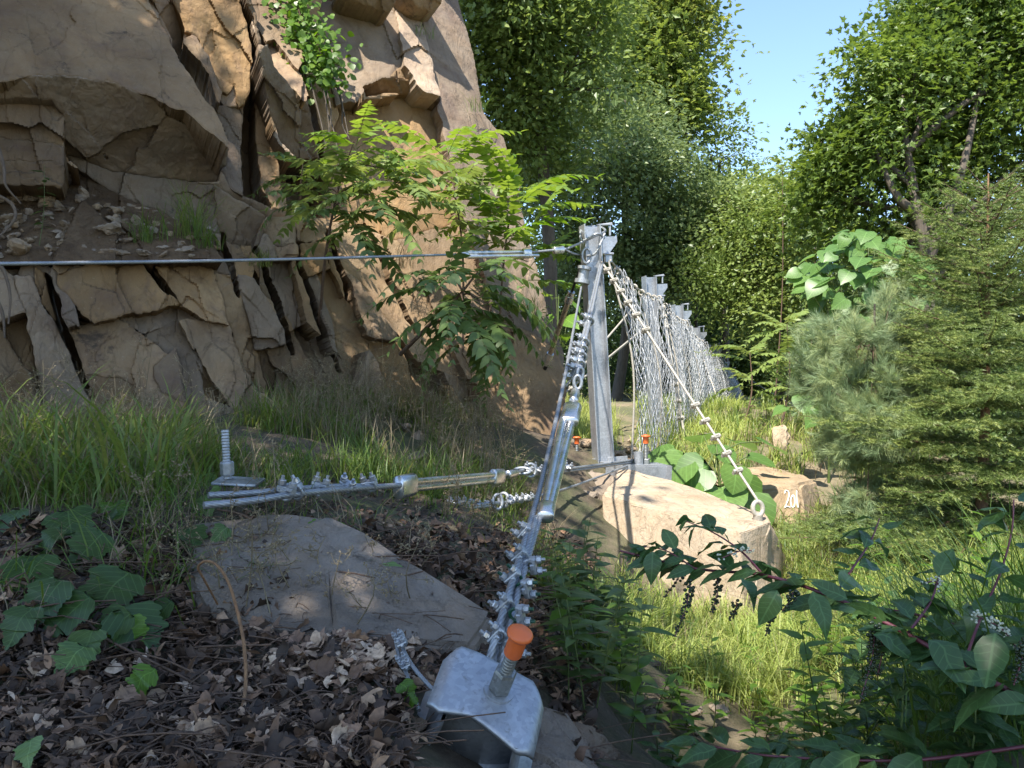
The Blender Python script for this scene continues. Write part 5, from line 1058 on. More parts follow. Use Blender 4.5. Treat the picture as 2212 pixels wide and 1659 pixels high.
e = thing('eye_bolt', 'thick pale steel eye bolt at the end of the tan block', 'bolt'); g = Geo(); ec = P(1637, 1102, 6.13); ring(g, ec + [0, 0, .012], [.25, -1, .15], .017, .050, 24, 12, sq=.8); tube(g, [ec + [0, 0, -.03], ec + [.004, .01, -.10]], .035, 14); g.build('eye', M['ropelight'], e)
guy('rope with stacked loops in front of the second post', (1428, 650, 11.6), (1478, 945, 11.2), .014, [.05, .12, .2, .62, .74, .86], kr=.045)
guy('thin tan rope slanting across the fourth net panel', (1505, 735, 17.5), (1554, 872, 16.5), .014, [.9], double=False)
guy('pale rope from the boulder foot up to the second post, lower strand', (1138, 915, 9.3), (1402, 702, 11.8), .015, [.08, .14, .2, .3], kr=.04)
guy('pale upper rope from the boulder foot passing behind the first post', (1160, 905, 9.4), (1372, 660, 11.8), .013, [.2, .3], double=False, kr=.04)
guy('thin guy rope running right from the last post into the bushes', (1590, 803, 28), (1720, 880, 20), .016, [.15, .3, .45], double=False, kr=.05)
t = thing('stay_rod', 'dark slanting stay rod with a bright sleeve left of the first post', 'rod'); a = P(1258, 565, 8.05); b = P(1136, 915, 9.35); q = lambda k: a + (b - a) * k
rope(t, [q(0), q(.2)], .014, mat='black', step=.03); g = Geo(); tube(g, [q(.17), q(.58)], .026, 16); g.build('sleeve_tube', metal_mat('bronze_tube', (.30, .25, .19), (.46, .40, .32), .8, .3), t); g = Geo(); tube(g, [q(.19), q(.225)], .042, 18); tube(g, [q(.165), q(.19)], .034, 16); g.build('collar', M['steel'], t); g = Geo(); tube(g, [q(.53), q(.60)], .038, 16); g.build('collar', M['steel'], t)
rope(t, [q(.58), q(1)], .020, name='rod', mat='black', step=.03)
for k in (.93, .97): clip(t, q(k), b - a, [-.2, -1, .2], 1.4, .014, simple=True)
# ---------------------------------------------------------------- placing things on the ground by sight line
def G(u, v, lift=.0): d = gdepth(u, v); p = P(u, v, d); return p + [0, 0, lift]
# ---------------------------------------------------------------- grasses
def blades(n_, u0, u1, d0, d1, h, w, clump=12, mat=None, bendk=.55, spread=.05, base=None, avoid=None, geo=None, rr=(0, 1), lean=(0, 0, 0)):
    if base is None:
        k = n_ // clump; d = np.sqrt(rng.rand(k) * (d1 ** 2 - d0 ** 2) + d0 ** 2); u = rng.uniform(u0, u1, k); x = (u - 1106) / 1805 * d
        keep = fbm(np.stack([x * 1.3, d * 1.3, 0 * x], -1), 3, 77) > -.14; x, d, u = x[keep], d[keep], u[keep]
        if avoid is not None: kp = ~avoid(u, d); x, d = x[kp], d[kp]
        base = np.stack([x, d], 1)
    k = len(base); cs = .7 + .6 * rng.rand(k); ci = np.repeat(np.arange(k), clump); n = len(ci)
    xy = base[ci, :2] + rng.randn(n, 2) * spread; z = gz(xy[:, 0], xy[:, 1]) - .01 if base.shape[1] == 2 else base[ci, 2]
    a = rng.rand(n) * 6.283; H = rng.uniform(h[0], h[1], n) * cs[ci]; bd = bendk * (.3 + 1.1 * rng.rand(n)); W = rng.uniform(w[0], w[1], n)
    t = np.array([0, .3, .58, .82, 1.]); dr = np.stack([np.cos(a), np.sin(a), 0 * a], 1); sd = np.stack([-np.sin(a), np.cos(a), 0 * a], 1)
    ax = np.stack([xy[:, 0], xy[:, 1], z], 1)[:, None] + dr[:, None] * (H * bd)[:, None, None] * (t ** 1.9)[None, :, None] + np.array([0, 0, 1.]) * (H[:, None] * (t[None] - .42 * bd[:, None] * t[None] ** 2.6))[..., None] + np.asarray(lean) * (H[:, None] * t[None] ** 1.5)[..., None]
    wd = np.array([.7, 1., .85, .5, 0]); s = sd[:, None] * (W[:, None] * wd[None] / 2)[..., None]
    V = np.concatenate([(ax - s)[:, :4], (ax + s)[:, :4], ax[:, 4:]], 1); q = np.array([[0, 4, 5, 1], [1, 5, 6, 2], [2, 6, 7, 3]]); tr = np.array([[3, 7, 8]]); o = (np.arange(n) * 9)[:, None, None]
    g = geo or Geo(); r = np.clip(rr[0] + (rr[1] - rr[0]) * (.25 + .25 * rng.rand(n) + .4 * rng.rand(k)[ci]), 0, 1)
    g.add(V.reshape(-1, 3), [(q[None] + o).reshape(-1, 4), (tr[None] + o).reshape(-1, 3)], np.repeat(r, 9)); return g
cabd = lambda u: 1 / (1 / 2.95 + (u - 560) / 570 * (1 / 5.6 - 1 / 2.95))
av = lambda u, d: ((u > 500) & (u < 1160) & (d < cabd(u) + .35) & (rng.rand(*u.shape) < .8)) | ((u > 400) & (u < 1060) & (d > 2.3) & (d < 3.75)) | ((u > 1290) & (u < 1680) & (d > 5.8) & (d < 8.0)) | ((u > 1070) & (u < 1440) & (d > 6.8) & (d < 9.0))
def grass_patch(label, specs, mat='grass'):
    g = Geo()
    for s in specs: blades(*s[:7], avoid=av, geo=g, **(s[7] if len(s) > 7 else {}))
    g.build('grass', M[mat], smooth=True, kind='stuff', label=label)
grass_patch('arching green grass along the foot of the cliff behind the slab', [(2700, -150, 600, 3.5, 6.2, (.08, .26), (.003, .008), dict(bendk=.95, clump=9)), (2200, -150, 420, 3.1, 4.6, (.16, .42), (.004, .010), dict(bendk=1.1, clump=7)), (3000, 380, 640, 3.4, 6, (.10, .34), (.003, .007), dict(bendk=.9, clump=9)), (10000, 560, 1150, 4.4, 8.2, (.10, .34), (.003, .008), dict(bendk=.85, clump=14)), (3500, 850, 1330, 3.6, 5.4, (.05, .14), (.003, .006), dict(bendk=.9))])
grass_patch('sunlit yellow-green grass in the hollow and round the blocks', [(7000, 1330, 1850, 4.2, 8.6, (.10, .28), (.004, .009), dict(rr=(.2, 1), bendk=.9)), (4000, 1380, 1800, 3.4, 5.6, (.08, .22), (.004, .008), dict(rr=(.2, 1), bendk=.9)), (14000, 1380, 2000, 8.6, 20, (.12, .36), (.007, .014), dict(rr=(.2, 1.), bendk=.8)), (4000, 1120, 1330, 8.9, 13, (.15, .36), (.006, .010), dict(rr=(.2, 1)))], 'grassyel')
grass_patch('green grass mixed through the sunny slope and under the spruce', [(4000, 1330, 1850, 4.0, 8.6, (.12, .34), (.004, .009), dict(bendk=.8, clump=8)), (9000, 1380, 2000, 8.6, 20, (.16, .40), (.007, .013)), (5000, 1700, 2400, 3.6, 8, (.12, .3), (.005, .009)), (2500, 1280, 1560, 2.8, 4.2, (.1, .26), (.004, .008), dict(bendk=.9, clump=9)), (4000, 1050, 1460, 2.7, 4.0, (.08, .26), (.003, .008), dict(bendk=.9))])
grass_patch('dark wiry rushes at the lower right corner', [(1100, 1980, 2400, 2.1, 3.4, (.45, .8), (.003, .006), dict(bendk=.7, clump=22, spread=.03, rr=(0, .4), lean=(-.25, 0, 0)))], 'grass')
grass_patch('dry straw-coloured grass among the weeds', [(4500, 560, 1180, 5, 8.2, (.15, .40), (.003, .006)), (2500, 1380, 1850, 4, 9, (.1, .25), (.003, .006)), (4500, -100, 560, 3.2, 6.0, (.16, .38), (.003, .005), dict(clump=7, bendk=.8)), (3500, 1600, 2000, 9, 16, (.12, .28), (.006, .011)), (900, 200, 1000, 2.2, 3.2, (.08, .2), (.002, .004), dict(bendk=1.1))], 'grassdry')
# tall reed-like grass blades left foreground
g = Geo(); blades(260, -100, 430, 3.0, 4.2, (.35, .6), (.009, .014), clump=5, bendk=.9, geo=g, rr=(.3, .9)); g.build('grass', M['grass'], kind='stuff', label='tall broad grass blades arching over the log on the left')
# ---------------------------------------------------------------- dry branching weeds
def dry_weed(base, h, geo, hg=None, n=7, lean=None):
    lean = rng.randn(3) * .18 if lean is None else lean; tip = base + np.array([0, 0, h]) + lean * h; sp = spline([base, (base + tip) / 2 + rng.randn(3) * .03, tip], 7); tube(geo, sp, np.linspace(.0030, .0012, 7), 3, rnd=rng.rand(), cap=False)
    for i in range(n):
        k = rng.randint(2, 7); d = nrm(rng.randn(3) * [1, 1, .5] + [0, 0, .6]); L = h * rng.uniform(.18, .42); e = sp[k] + d * L; q = spline([sp[k], (sp[k] + e) / 2 + [0, 0, -.01], e], 4); tube(geo, q, .0011, 3, rnd=rng.rand(), cap=False)
        for j in range(4):
            a = q[rng.randint(1, 4)]; f = a + nrm(rng.randn(3) + d) * L * rng.uniform(.2, .4); tube(geo, [a, f], .0009, 3, rnd=rng.rand(), cap=False)
            if hg is not None: hg.inst(LEAF4[0], LEAF4[1], orient(rng.randn(2, 3)) * .010, np.stack([f, (a + f) / 2]), .5 + .5 * rng.rand(2))
for lab, n_, u0, u1, d0, d1, h0, h1 in [('tangle of pale dry branching weeds between the cliff and the low cable', 130, 640, 1130, 5.7, 7.8, .3, .62), ('dry branching weeds hanging round the spare cable', 24, 960, 1180, 3.9, 4.4, .10, .2), ('thin dry stalks over the grey slab', 26, 300, 900, 2.4, 3.1, .12, .28), ('dry weeds at the left behind the log', 40, -60, 500, 4.2, 6, .2, .45)]:
    t = thing('dry_weeds', lab, 'weeds'); g = Geo(); hg = Geo()
    for i in range(n_): u = rng.uniform(u0, u1); d = rng.uniform(d0, d1); p = P(u, 900, d); p[2] = gz(p[0], p[1]); dry_weed(p, rng.uniform(h0, h1), g, hg)
    g.build('stalks', M['grassdry'], t, kind='stuff'); hg.build('seed_heads', M['grassdry'], t, kind='stuff')
# ---------------------------------------------------------------- herbs with separate leaves
def leaf_set(lt, mat, n=3, wav=.04, sc=4.):
    out = []
    for i in range(n):
        g = Geo(); v = lt[0].copy(); v[:, 2] += wav * fbm(v * sc + i * 7, 2, i); v[:, 2] -= (.06 + .14 * i / n) * v[:, 1] ** 2; g.add(v, lt[1], .2 + .5 * i / max(1, n - 1)); out.append(g.mesh('leaf', M[mat]))
    return out
def put(parent, me, p, R, name='leaf', label=None):
    o = bpy.data.objects.new(name, me); COL.objects.link(o); o.parent = parent; m = Matrix.Identity(4)
    for a in range(3):
        for b in range(3): m[a][b] = R[a, b]
        m[a][3] = p[a]
    o.matrix_world = m
    if label: o['label'] = label
    return o
def herb(label, base, h, ls, size, n, mat_stem='stem', lean=(0, 0, 0), group=None, el=.3, name='herb', cat='plant', r=.003):
    t = thing(name, label, cat, group); base = np.asarray(base, float); tip = base + np.array([0, 0, h]) + np.asarray(lean) * h; sp = spline([base, (base + tip) / 2 + rng.randn(3) * .02, tip], 10); g = Geo(); tube(g, sp, np.linspace(r, r * .5, 10), 5); g.build('stem', M[mat_stem], t)
    for i in range(n):
        q = .25 + .75 * (i + .5) / n; k = min(int(q * 9), 8); p = sp[k] + (sp[k + 1] - sp[k]) * (q * 9 - k); a = 2.4 * i + rng.rand() * .6; e = el + .5 * (q > .9) + rng.randn() * .15; y = np.array([math.cos(a) * math.cos(e), math.sin(a) * math.cos(e), math.sin(e)]); z = nrm([-y[0] * .3, -y[1] * .3, 1]) + rng.randn(3) * .15
        put(t, random.choice(ls), p, orient(z[None], y[None])[0] * size * rng.uniform(.7, 1.1) * (.6 if q > .93 else 1))
    return t
LS_l = leaf_set((LANCE[0] * [1.25, 1, 1], LANCE[1]), 'lf_dark'); LS_b = leaf_set((LANCE[0] * [1.2, 1, 1], LANCE[1]), 'lf_bright'); LS_o = leaf_set(OVAL, 'lfv_dark')
GRP = 'lance-leaved herbs right of the main rope'
for i in range(26):
    u = rng.uniform(1190, 1370); d = rng.uniform(2.7, 4.0); p = P(u, 900, d); p[2] = gz(p[0], p[1]) - .01; herb('lance-leaved green herb in the shade right of the main rope', p, rng.uniform(.25, .52), LS_l if rng.rand() < .75 else LS_b, .12, rng.randint(12, 18), lean=(rng.randn() * .15, -.1, 0), group=GRP)
GRP = 'leafy herbs in the sunny hollow'
for i in range(16):
    u = rng.uniform(1400, 1800); d = rng.uniform(3.2, 5.2); p = P(u, 900, d); p[2] = gz(p[0], p[1]) - .01; herb('light green leafy herb in the sunny hollow', p, rng.uniform(.12, .3), LS_b, .09, rng.randint(8, 12), lean=(rng.randn() * .15, -.1, 0), group=GRP)
GRP = 'leafy herbs below the spruce'
for i in range(10):
    u = rng.uniform(1850, 2200); d = rng.uniform(4.0, 5.4); p = P(u, 900, d); p[2] = gz(p[0], p[1]) - .01; herb('sunlit leafy herb growing below the spruce', p, rng.uniform(.35, .62), LS_b, .10, 12, lean=(rng.randn() * .15, -.1, 0), group=GRP)
# ---------------------------------------------------------------- saplings with long pinnate leaves in front of the cliff
def cd(u, v, off): return P(u, v, float(base_d(u, v)) + off)
sapling('tall sapling with long feathery leaves in front of the lit middle of the cliff', [P(690, 700, 7.9), P(705, 540, 7.5), P(735, 390, 7.3), P(765, 305, 7.2)],
        [(P(770, 305, 7.2), (.2, -.2, 0), 'sun', 9), (P(735, 370, 7.25), (0, -.3, .1), 'mid', 8), (P(830, 365, 7.2), (.4, -.3, 0), 'mid', 9), (P(880, 395, 7.1), (.4, -.3, -.1), 'mid', 8), (P(700, 420, 7.3), (-.3, -.3, 0), 'mid', 6), (P(800, 420, 7.1), (.2, -.3, -.2), 'mid', 7), (P(760, 470, 7.2), (0, -.3, -.2), 'dark', 6)], 'mid', s=.92, r=.010)
sapling('slender sapling whose top fronds stand against the right part of the cliff', [P(1000, 760, 8.3), P(1000, 560, 8.2), P(985, 430, 8.1), P(965, 320, 8.1)],
        [(P(968, 325, 8.1), (.4, -.2, .1), 'sun', 9), (P(990, 390, 8), (.3, -.3, 0), 'mid', 5), (P(960, 430, 7.9), (0, -.3, -.1), 'mid', 6)], 'sun', s=1.12, r=.009)
sapling('yellow-green sapling with upright tip beside the brake tube', [P(1075, 800, 8.5), P(1085, 600, 8.2), P(1100, 480, 8.1), P(1125, 400, 8.1)],
        [(P(1118, 420, 8.1), (.1, -.1, .5), 'sun', 8), (P(1095, 500, 8.1), (.2, -.3, .1), 'sun', 8), (P(1135, 495, 8.3), (1.6, .1, .25), 'sun', 2), (P(1140, 565, 8.3), (1.5, .1, -.1), 'sun', 2), (P(1060, 450, 8.1), (-.4, -.2, .1), 'sun', 5)], 'sun', s=1.15, r=.009)
sapling('leaning sapling with dark drooping fronds under the upper rope', [P(865, 765, 7.6), P(930, 700, 7.1), P(990, 640, 6.8), P(1030, 590, 6.7)],
        [(P(1030, 590, 6.7), (.1, -.2, 0), 'dark', 9), (P(1035, 650, 6.9), (0, -.2, -.5), 'dark', 7), (P(1000, 650, 6.7), (0, -.3, -.5), 'dark', 9), (P(1010, 700, 6.9), (-.2, -.2, -.9), 'dark', 5), (P(960, 590, 6.8), (-.5, -.2, 0), 'dark', 6)], 'dark', r=.013)
sapling('small shaded sapling in the dark recess of the cliff', [cd(650, 470, .2), cd(650, 400, -.1), cd(655, 350, -.25)], [(cd(655, 360, -.25), (0, -.3, 0), 'dark', 6), (cd(640, 420, -.15), (0, -.3, -.3), 'dark', 6)], 'dark', s=.75, r=.007)
# ---------------------------------------------------------------- creeper and dead stems on the cliff
def creeper(label, path, n, w, mat, off=-.22, size=.075, name='climbing_vine'):
    t = thing(name, label, 'vine'); pts = [cd(u, v, off) for u, v in path]; sp = spline(pts, 30); g = Geo(); tube(g, sp, .006, 5); g.build('stem', M['twig'], t); g = Geo()
    k = rng.randint(0, 30, n); T = sp[k] + rng.randn(n, 3) * [w, .08, w * .7]; z = nrm(np.array([.2, -.8, .5]) + rng.randn(n, 3) * .35); y = np.array([0, -.2, -1.]) + rng.randn(n, 3) * .5
    g.inst(OVAL[0] * [1.4, 1, 1], OVAL[1], orient(z, y) * (size * (.6 + .7 * rng.rand(n)))[:, None, None], T); g.build('leaves', M[mat], t, kind='stuff'); return t
creeper('bright green creeper hanging down the crack at the top of the cliff', [(630, -60), (645, 20), (665, 80), (690, 130), (700, 165)], 700, .16, 'lf_bright')
creeper('thin creeper strand reaching right below the green creeper', [(690, 140), (715, 138), (735, 142)], 26, .04, 'lf_bright', size=.06)
t = thing('dead_vine', 'bare grey vine stems hanging down the cliff crack below the creeper', 'vine')
for q in [[(665, 60), (690, 150), (715, 240), (700, 330)], [(690, 100), (735, 210), (740, 270), (755, 300)], [(700, 160), (705, 230), (725, 300), (735, 390)], [(640, 20), (668, 110), (700, 200), (712, 290)], [(730, 180), (742, 240), (752, 290)], [(655, 120), (690, 250), (705, 320)]]:
    g = Geo(); tube(g, spline([cd(a, b, -.14 + rng.randn() * .03) for a, b in q], 16), np.linspace(.012, .004, 16), 5); g.build('stem', M['bark'], t)
t = thing('tree_root', 'twisted grey root hanging over the left edge of the rock ledge', 'root')
for q in [[(-10, 300), (8, 360), (12, 400), (45, 440)], [(-10, 420), (25, 440), (33, 470), (10, 500), (-10, 515)], [(-8, 560), (10, 590), (22, 640), (18, 700)], [(-10, 640), (6, 680), (10, 730)]]:
    g = Geo(); tube(g, spline([cd(a, b, -.32 + rng.randn() * .02) for a, b in q], 14), np.linspace(.016, .006, 14), 6); g.build('root', M['root'], t)
def tuft(label, c, n, h, mat='grass', w=(.004, .007), sp=.06, bendk=.7): 
    b = np.tile(np.asarray(c, float), (max(1, n // 8), 1)) + rng.randn(max(1, n // 8), 3) * [sp, sp * .4, .01]; blades(0, 0, 0, 0, 0, h, w, clump=8, base=b, bendk=bendk, spread=.02, geo=(g := Geo()), rr=(.3, .9)); tt = thing('grass_tuft', label, 'grass tuft'); g.build('blades', M[mat], tt, kind='stuff')
tuft('grass tuft on the dirt ledge left of the low rocks', ledge(325, 525), 70, (.18, .36)); tuft('tallest grass tuft at the right end of the dirt ledge', ledge(400, 515), 130, (.25, .55), sp=.12); tuft('small sunny grass tuft where the ledge meets the dark crack', ledge(450, 540), 60, (.15, .3)); tuft('grass tuft in the crevice below the upper rope', cd(580, 575, -.3), 60, (.1, .22)); tuft('dry tuft in the crack under the feathery sapling', cd(870, 580, -.2), 60, (.15, .3), 'grassdry'); tuft('bright tuft near the top right of the cliff', cd(925, 80, -.25), 24, (.12, .25)); tuft('grass tuft on the orange boulder behind the stay rod', cd(1150, 680, -.45), 60, (.15, .3)); tuft('tuft at the step of the right cliff edge', cd(1030, 240, -.3), 40, (.12, .3))
herb('single leafy weed standing on the left of the dirt ledge', ledge(85, 530), .62, LS_l, .10, 14, lean=(.12, -.1, 0)); herb('low herb on the orange boulder below the lit cliff', cd(1180, 700, -.4), .2, LS_b, .1, 9)
# ---------------------------------------------------------------- pokeweed in the right foreground
M['poke'] = plain_mat('purple_stem', (.14, .035, .05), .4, var=.4, bmp=.1); M['berry'] = plain_mat('unripe_berry', (.03, .045, .018), .25, var=.4); M['flower'] = plain_mat('pale_flower', (.50, .52, .40), .6)
M['lf_poke'] = leaf_mat('leaf_pokeweed', (.032, .075, .024), (.060, .12, .036), (.10, .17, .045), .30, .35, vein=.5)
PK = ngon_leaf([(0, 0), (.06, .05), (.15, .16), (.21, .30), (.225, .46), (.18, .64), (.10, .82), (.04, .93), (0, 1)], .30, .28); LS_p = leaf_set(PK, 'lf_poke', 6, .16, 3.5); LS_p2 = leaf_set(PK, 'lf_bright', 2, .06)
pk = thing('pokeweed', 'pokeweed plant with purple stems, dark leaves and hanging green berry clusters in right foreground', 'plant')
stems = [([(2420, 1640, 1.75), (2230, 1520, 1.85), (2080, 1440, 1.95), (1960, 1370, 2.05), (1800, 1290, 2.2), (1650, 1243, 2.35), (1500, 1228, 2.5), (1340, 1190, 2.6)], .0075, 64), ([(2420, 1400, 2.1), (2250, 1366, 2.1), (2130, 1366, 2.15), (1990, 1330, 2.2), (1850, 1305, 2.35), (1760, 1290, 2.45)], .005, 34), ([(2080, 1440, 1.95), (2120, 1330, 2.05), (2160, 1240, 2.1), (2185, 1150, 2.15), (2190, 1080, 2.2)], .004, 16),
         ([(1800, 1290, 2.2), (1840, 1230, 2.3), (1880, 1170, 2.4), (1900, 1120, 2.45)], .004, 15), ([(1650, 1243, 2.35), (1600, 1190, 2.45), (1540, 1150, 2.55), (1480, 1125, 2.6)], .0035, 15), ([(1500, 1228, 2.5), (1440, 1190, 2.55), (1390, 1180, 2.6)], .003, 11), ([(2300, 1600, 2.0), (2000, 1640, 2.0), (1800, 1640, 2.05), (1640, 1630, 2.1), (1480, 1600, 2.2)], .005, 34), ([(1960, 1370, 2.05), (2010, 1300, 2.15), (2030, 1240, 2.25), (2050, 1200, 2.3)], .004, 15), ([(2230, 1520, 1.85), (2290, 1380, 1.9), (2300, 1250, 1.95)], .006, 10)]
for pts, r, n in stems:
    sp = spline([P(*q) for q in pts], 40); g = Geo(); tube(g, sp, np.linspace(r, r * .45, 40), 8); g.build('stem', M['poke'], pk)
    for i in range(n):
        q = (i + .6) / n; k = int(q * 38); tn = nrm(sp[k + 1] - sp[k]); a = 2.4 * i + rng.rand(); s1 = nrm(np.cross(tn, [0, 0, 1])); s2 = np.cross(s1, tn); y = nrm(tn * .7 + s1 * math.cos(a) * .9 + s2 * (.25 + .55 * math.sin(a))); z = nrm(np.array([0, -.25, 1.]) + rng.randn(3) * .33)
        sz = rng.uniform(.085, .15) * (1 - .25 * q) * (.8 if r < .0045 else 1.); p = sp[k]; e = p + y * .018; g = Geo()
        put(pk, random.choice(LS_p), e, orient(z[None], (y + [0, 0, -.12])[None])[0] * sz * [1.15, 1, 1])
for u, v, d, s in [(2010, 1400, 1.95, .17), (2150, 1400, 1.85, .15), (1750, 1310, 2.15, .14), (1680, 1300, 2.2, .13), (1890, 1390, 2.0, .14), (2080, 1330, 2.1, .13), (1600, 1270, 2.3, .12), (1410, 1215, 2.5, .12), (2180, 1130, 2.2, .14)]:
    z = nrm([rng.randn() * .4, -.55, .7] + rng.randn(3) * .25); put(pk, random.choice(LS_p), P(u, v - 25, d), orient(z[None], np.array([[rng.uniform(-1.1, .9), -.2, -.6]]))[0] * s * .78 * [1.3, 1, 1])
def raceme(a, b, n, mat='berry', r=.0052, nm='berry_cluster'):
    a, b = P(*a), P(*b); sp = spline([a, (a + b) / 2 + [.01, 0, .01], b], 12); st = Geo(); tube(st, sp, .0018, 5); o = st.build(nm, M['poke'], pk); g = Geo(); ph = []
    V = []; F = []
    for i, th in enumerate((.35, 1.1, 1.9, 2.7)): V += [[math.sin(th) * math.cos(x), math.sin(th) * math.sin(x), math.cos(th)] for x in np.arange(8) * math.pi / 4]
    for l in range(3):
        for i in range(8): F.append([l * 8 + i, l * 8 + (i + 1) % 8, l * 8 + 8 + (i + 1) % 8, l * 8 + 8 + i])
    V = np.array(V); Fq = [np.array(F), np.arange(8)[::-1][None].copy(), (np.arange(8) + 24)[None]]; q = rng.rand(n); k = (q * 10.9).astype(int); c = sp[k] + (sp[np.minimum(k + 1, 11)] - sp[k]) * (q * 10.9 - k)[:, None]; of = nrm(rng.randn(n, 3)) * (.013 * (1.2 - .7 * q))[:, None]
    M3 = np.tile(np.eye(3), (n, 1, 1)) * (r * rng.uniform(.8, 1.15, n) * (1.1 - .4 * q))[:, None, None]; M3[:, 2, 2] *= .85; g.inst(V, Fq, M3, c + of); g.build('berries', M[mat], o)
for a, b, n in [((1492, 1258, 2.45), (1458, 1376, 2.4), 70), ((1548, 1245, 2.45), (1538, 1322, 2.42), 50), ((1470, 1240, 2.6), (1435, 1290, 2.6), 25), ((1712, 1280, 2.2), (1690, 1320, 2.2), 40), ((1672, 1290, 2.3), (1655, 1370, 2.3), 50), ((1590, 1300, 2.4), (1575, 1340, 2.4), 30), ((1890, 1352, 2.05), (1858, 1515, 2.0), 90), ((1900, 1370, 2.05), (1895, 1460, 2.05), 50), ((2205, 1390, 1.9), (2190, 1480, 1.85), 60)]: raceme(a, b, n)
for a, b, n in [((2110, 1330, 2.0), (2200, 1405, 1.95), 90), ((1560, 1205, 2.4), (1625, 1190, 2.4), 40), ((2030, 1265, 2.2), (1990, 1262, 2.2), 24)]: raceme(a, b, n, 'flower', .0036, 'flower_spike')
# sunlit weed behind the pokeweed
for u, v, d, lb in [(2060, 1200, 3.4, 'bright leafy shoot in front of the lower spruce branches'), (1960, 1330, 3.6, 'bright leafy shoot below the spruce, left of the tallest one'), (2170, 1290, 3.2, 'bright leafy shoot at the right edge below the spruce')]:
    p = P(u, v, d); b = p.copy(); b[2] = gz(b[0], b[1]); herb(lb, b, max(.2, p[2] - b[2]), leaf_set(OVAL, 'lf_bright', 2), .11, 16)
# ---------------------------------------------------------------- grape vine and bare stems in the left foreground
LS_g = leaf_set(GRAPE, 'lfv_dark', 3, .09, 2.5); LS_gy = leaf_set(GRAPE, 'lfv_bright', 2, .16, 3.); LS_gp = leaf_set(GRAPE, 'lfv_pale', 2, .12, 3.)
gv = thing('grape_vine', 'wild grape vine with brown stems and large lobed leaves sprawling over the left foreground', 'vine')
for u, v, s, k, up in [(155, 1422, 80, 'p', .2), (234, 1278, 125, 'd', .3), (299, 1357, 125, 'd', .3), (230, 1360, 110, 'd', .1), (137, 1328, 120, 'd', 0), (90, 1300, 120, 'd', .2), (60, 1240, 110, 'd', .1), (151, 1134, 95, 'd', .2), (230, 1120, 75, 'd', .2), (248, 1102, 55, 'y', .5), (190, 1180, 90, 'd', .3), (446, 1085, 72, 'p', .3), (436, 1048, 62, 'p', .4), (414, 1160, 65, 'd', .2), (475, 1152, 42, 'p', .3), (706, 1160, 85, 'y', .4), (648, 1132, 32, 'd', .2), (281, 1368, 75, 'y', .8), (300, 1475, 80, 'y', .9), (842, 1258, 88, 'p', .1), (548, 1047, 66, 'd', .1), (100, 1170, 85, 'd', .3), (40, 1345, 90, 'd', .2), (340, 1330, 80, 'd', .4), (180, 1400, 90, 'd', .3), (60, 1620, 60, 'p', .3), (880, 1490, 44, 'y', .3), (885, 1515, 34, 'y', .3), (20, 1130, 80, 'd', .4)]:
    d = gdepth(u, v) - .10 - .06 * rng.rand(); p = P(u, v, d); sz = s / 1805 * d * 1.0; z = nrm(np.array([rng.randn() * .25, -.45 - up * .6, .85]) + rng.randn(3) * .12); y = np.array([rng.uniform(-.7, .7), -.3, -.6]); R = orient(z[None], y[None])[0] * sz
    put(gv, random.choice({'d': LS_g, 'y': LS_gy, 'p': LS_gp}[k]), p - R @ np.array([0, .45, 0]), R)
def vstem(parent, L, r=.004, lift=.08, mat='twig', name='stem'):
    g = Geo(); pts = [P(u, v, gdepth(u, v) - lift * (1 + .5 * math.sin(i * 2.1))) for i, (u, v) in enumerate(L)]; tube(g, spline(pts, 36), np.linspace(r, r * .6, 36), 6); g.build(name, M[mat], parent)
for L, r in [([(-40, 1195), (60, 1180), (130, 1150), (240, 1105), (330, 1100), (410, 1082)], .0065), ([(-40, 1200), (80, 1170), (200, 1155), (280, 1148), (380, 1130)], .006), ([(100, 1200), (180, 1190), (250, 1215), (330, 1240)], .005), ([(470, 1100), (530, 1115), (600, 1165), (690, 1228), (750, 1240), (795, 1212)], .0045), ([(110, 1135), (112, 1180), (130, 1225), (190, 1255), (260, 1280), (340, 1278), (400, 1260), (412, 1240)], .0035), ([(0, 1245), (80, 1270), (160, 1320), (230, 1380), (330, 1430), (450, 1490)], .005), ([(190, 1270), (150, 1390), (130, 1440)], .002), ([(260, 1105), (170, 1095), (110, 1130)], .0035)]: vstem(gv, L, r)
dv = thing('arched_weed', 'thick arched orange-brown dead stem bending over the litter left of the slab', 'weed'); g = Geo()
tube(g, spline([P(*q) for q in [(470, 1305, 2.45), (440, 1250, 2.32), (428, 1225, 2.28), (445, 1212, 2.25), (470, 1222, 2.22), (495, 1262, 2.2), (515, 1330, 2.16), (528, 1400, 2.1), (530, 1490, 2.03), (510, 1560, 1.95), (440, 1640, 1.85)]], 50), np.linspace(.003, .0052, 50), 8); g.build('stalk', M['deadstem'] if 'deadstem' in M else bark_mat('dead_stem', (.12, .06, .03), (.30, .17, .08), 60), dv)
b1 = thing('dead_branch', 'long bare branch lying across the litter along the bottom edge', 'branch'); vstem(b1, [(60, 1650), (250, 1635), (400, 1615), (530, 1600), (640, 1570), (730, 1530), (800, 1480)], .008, .04, name='stalk'); vstem(b1, [(560, 1560), (620, 1600), (690, 1650)], .006, .03, name='stalk')
b2 = thing('dead_branch', 'dark thin branch crossing the litter below the grape leaves', 'branch'); vstem(b2, [(210, 1360), (330, 1440), (420, 1500), (520, 1560), (640, 1640)], .005, .05, name='stalk')
lg = thing('log', 'weathered whitish log end lying in the grass on the left', 'log'); g = Geo(); tube(g, spline([G(60, 1030, .03), G(160, 1024, .04), G(262, 1020, .05)], 10), np.linspace(.035, .028, 10), 10); g.build('wood', bark_mat('pale_wood', (.25, .23, .20), (.52, .49, .44), 60), lg)
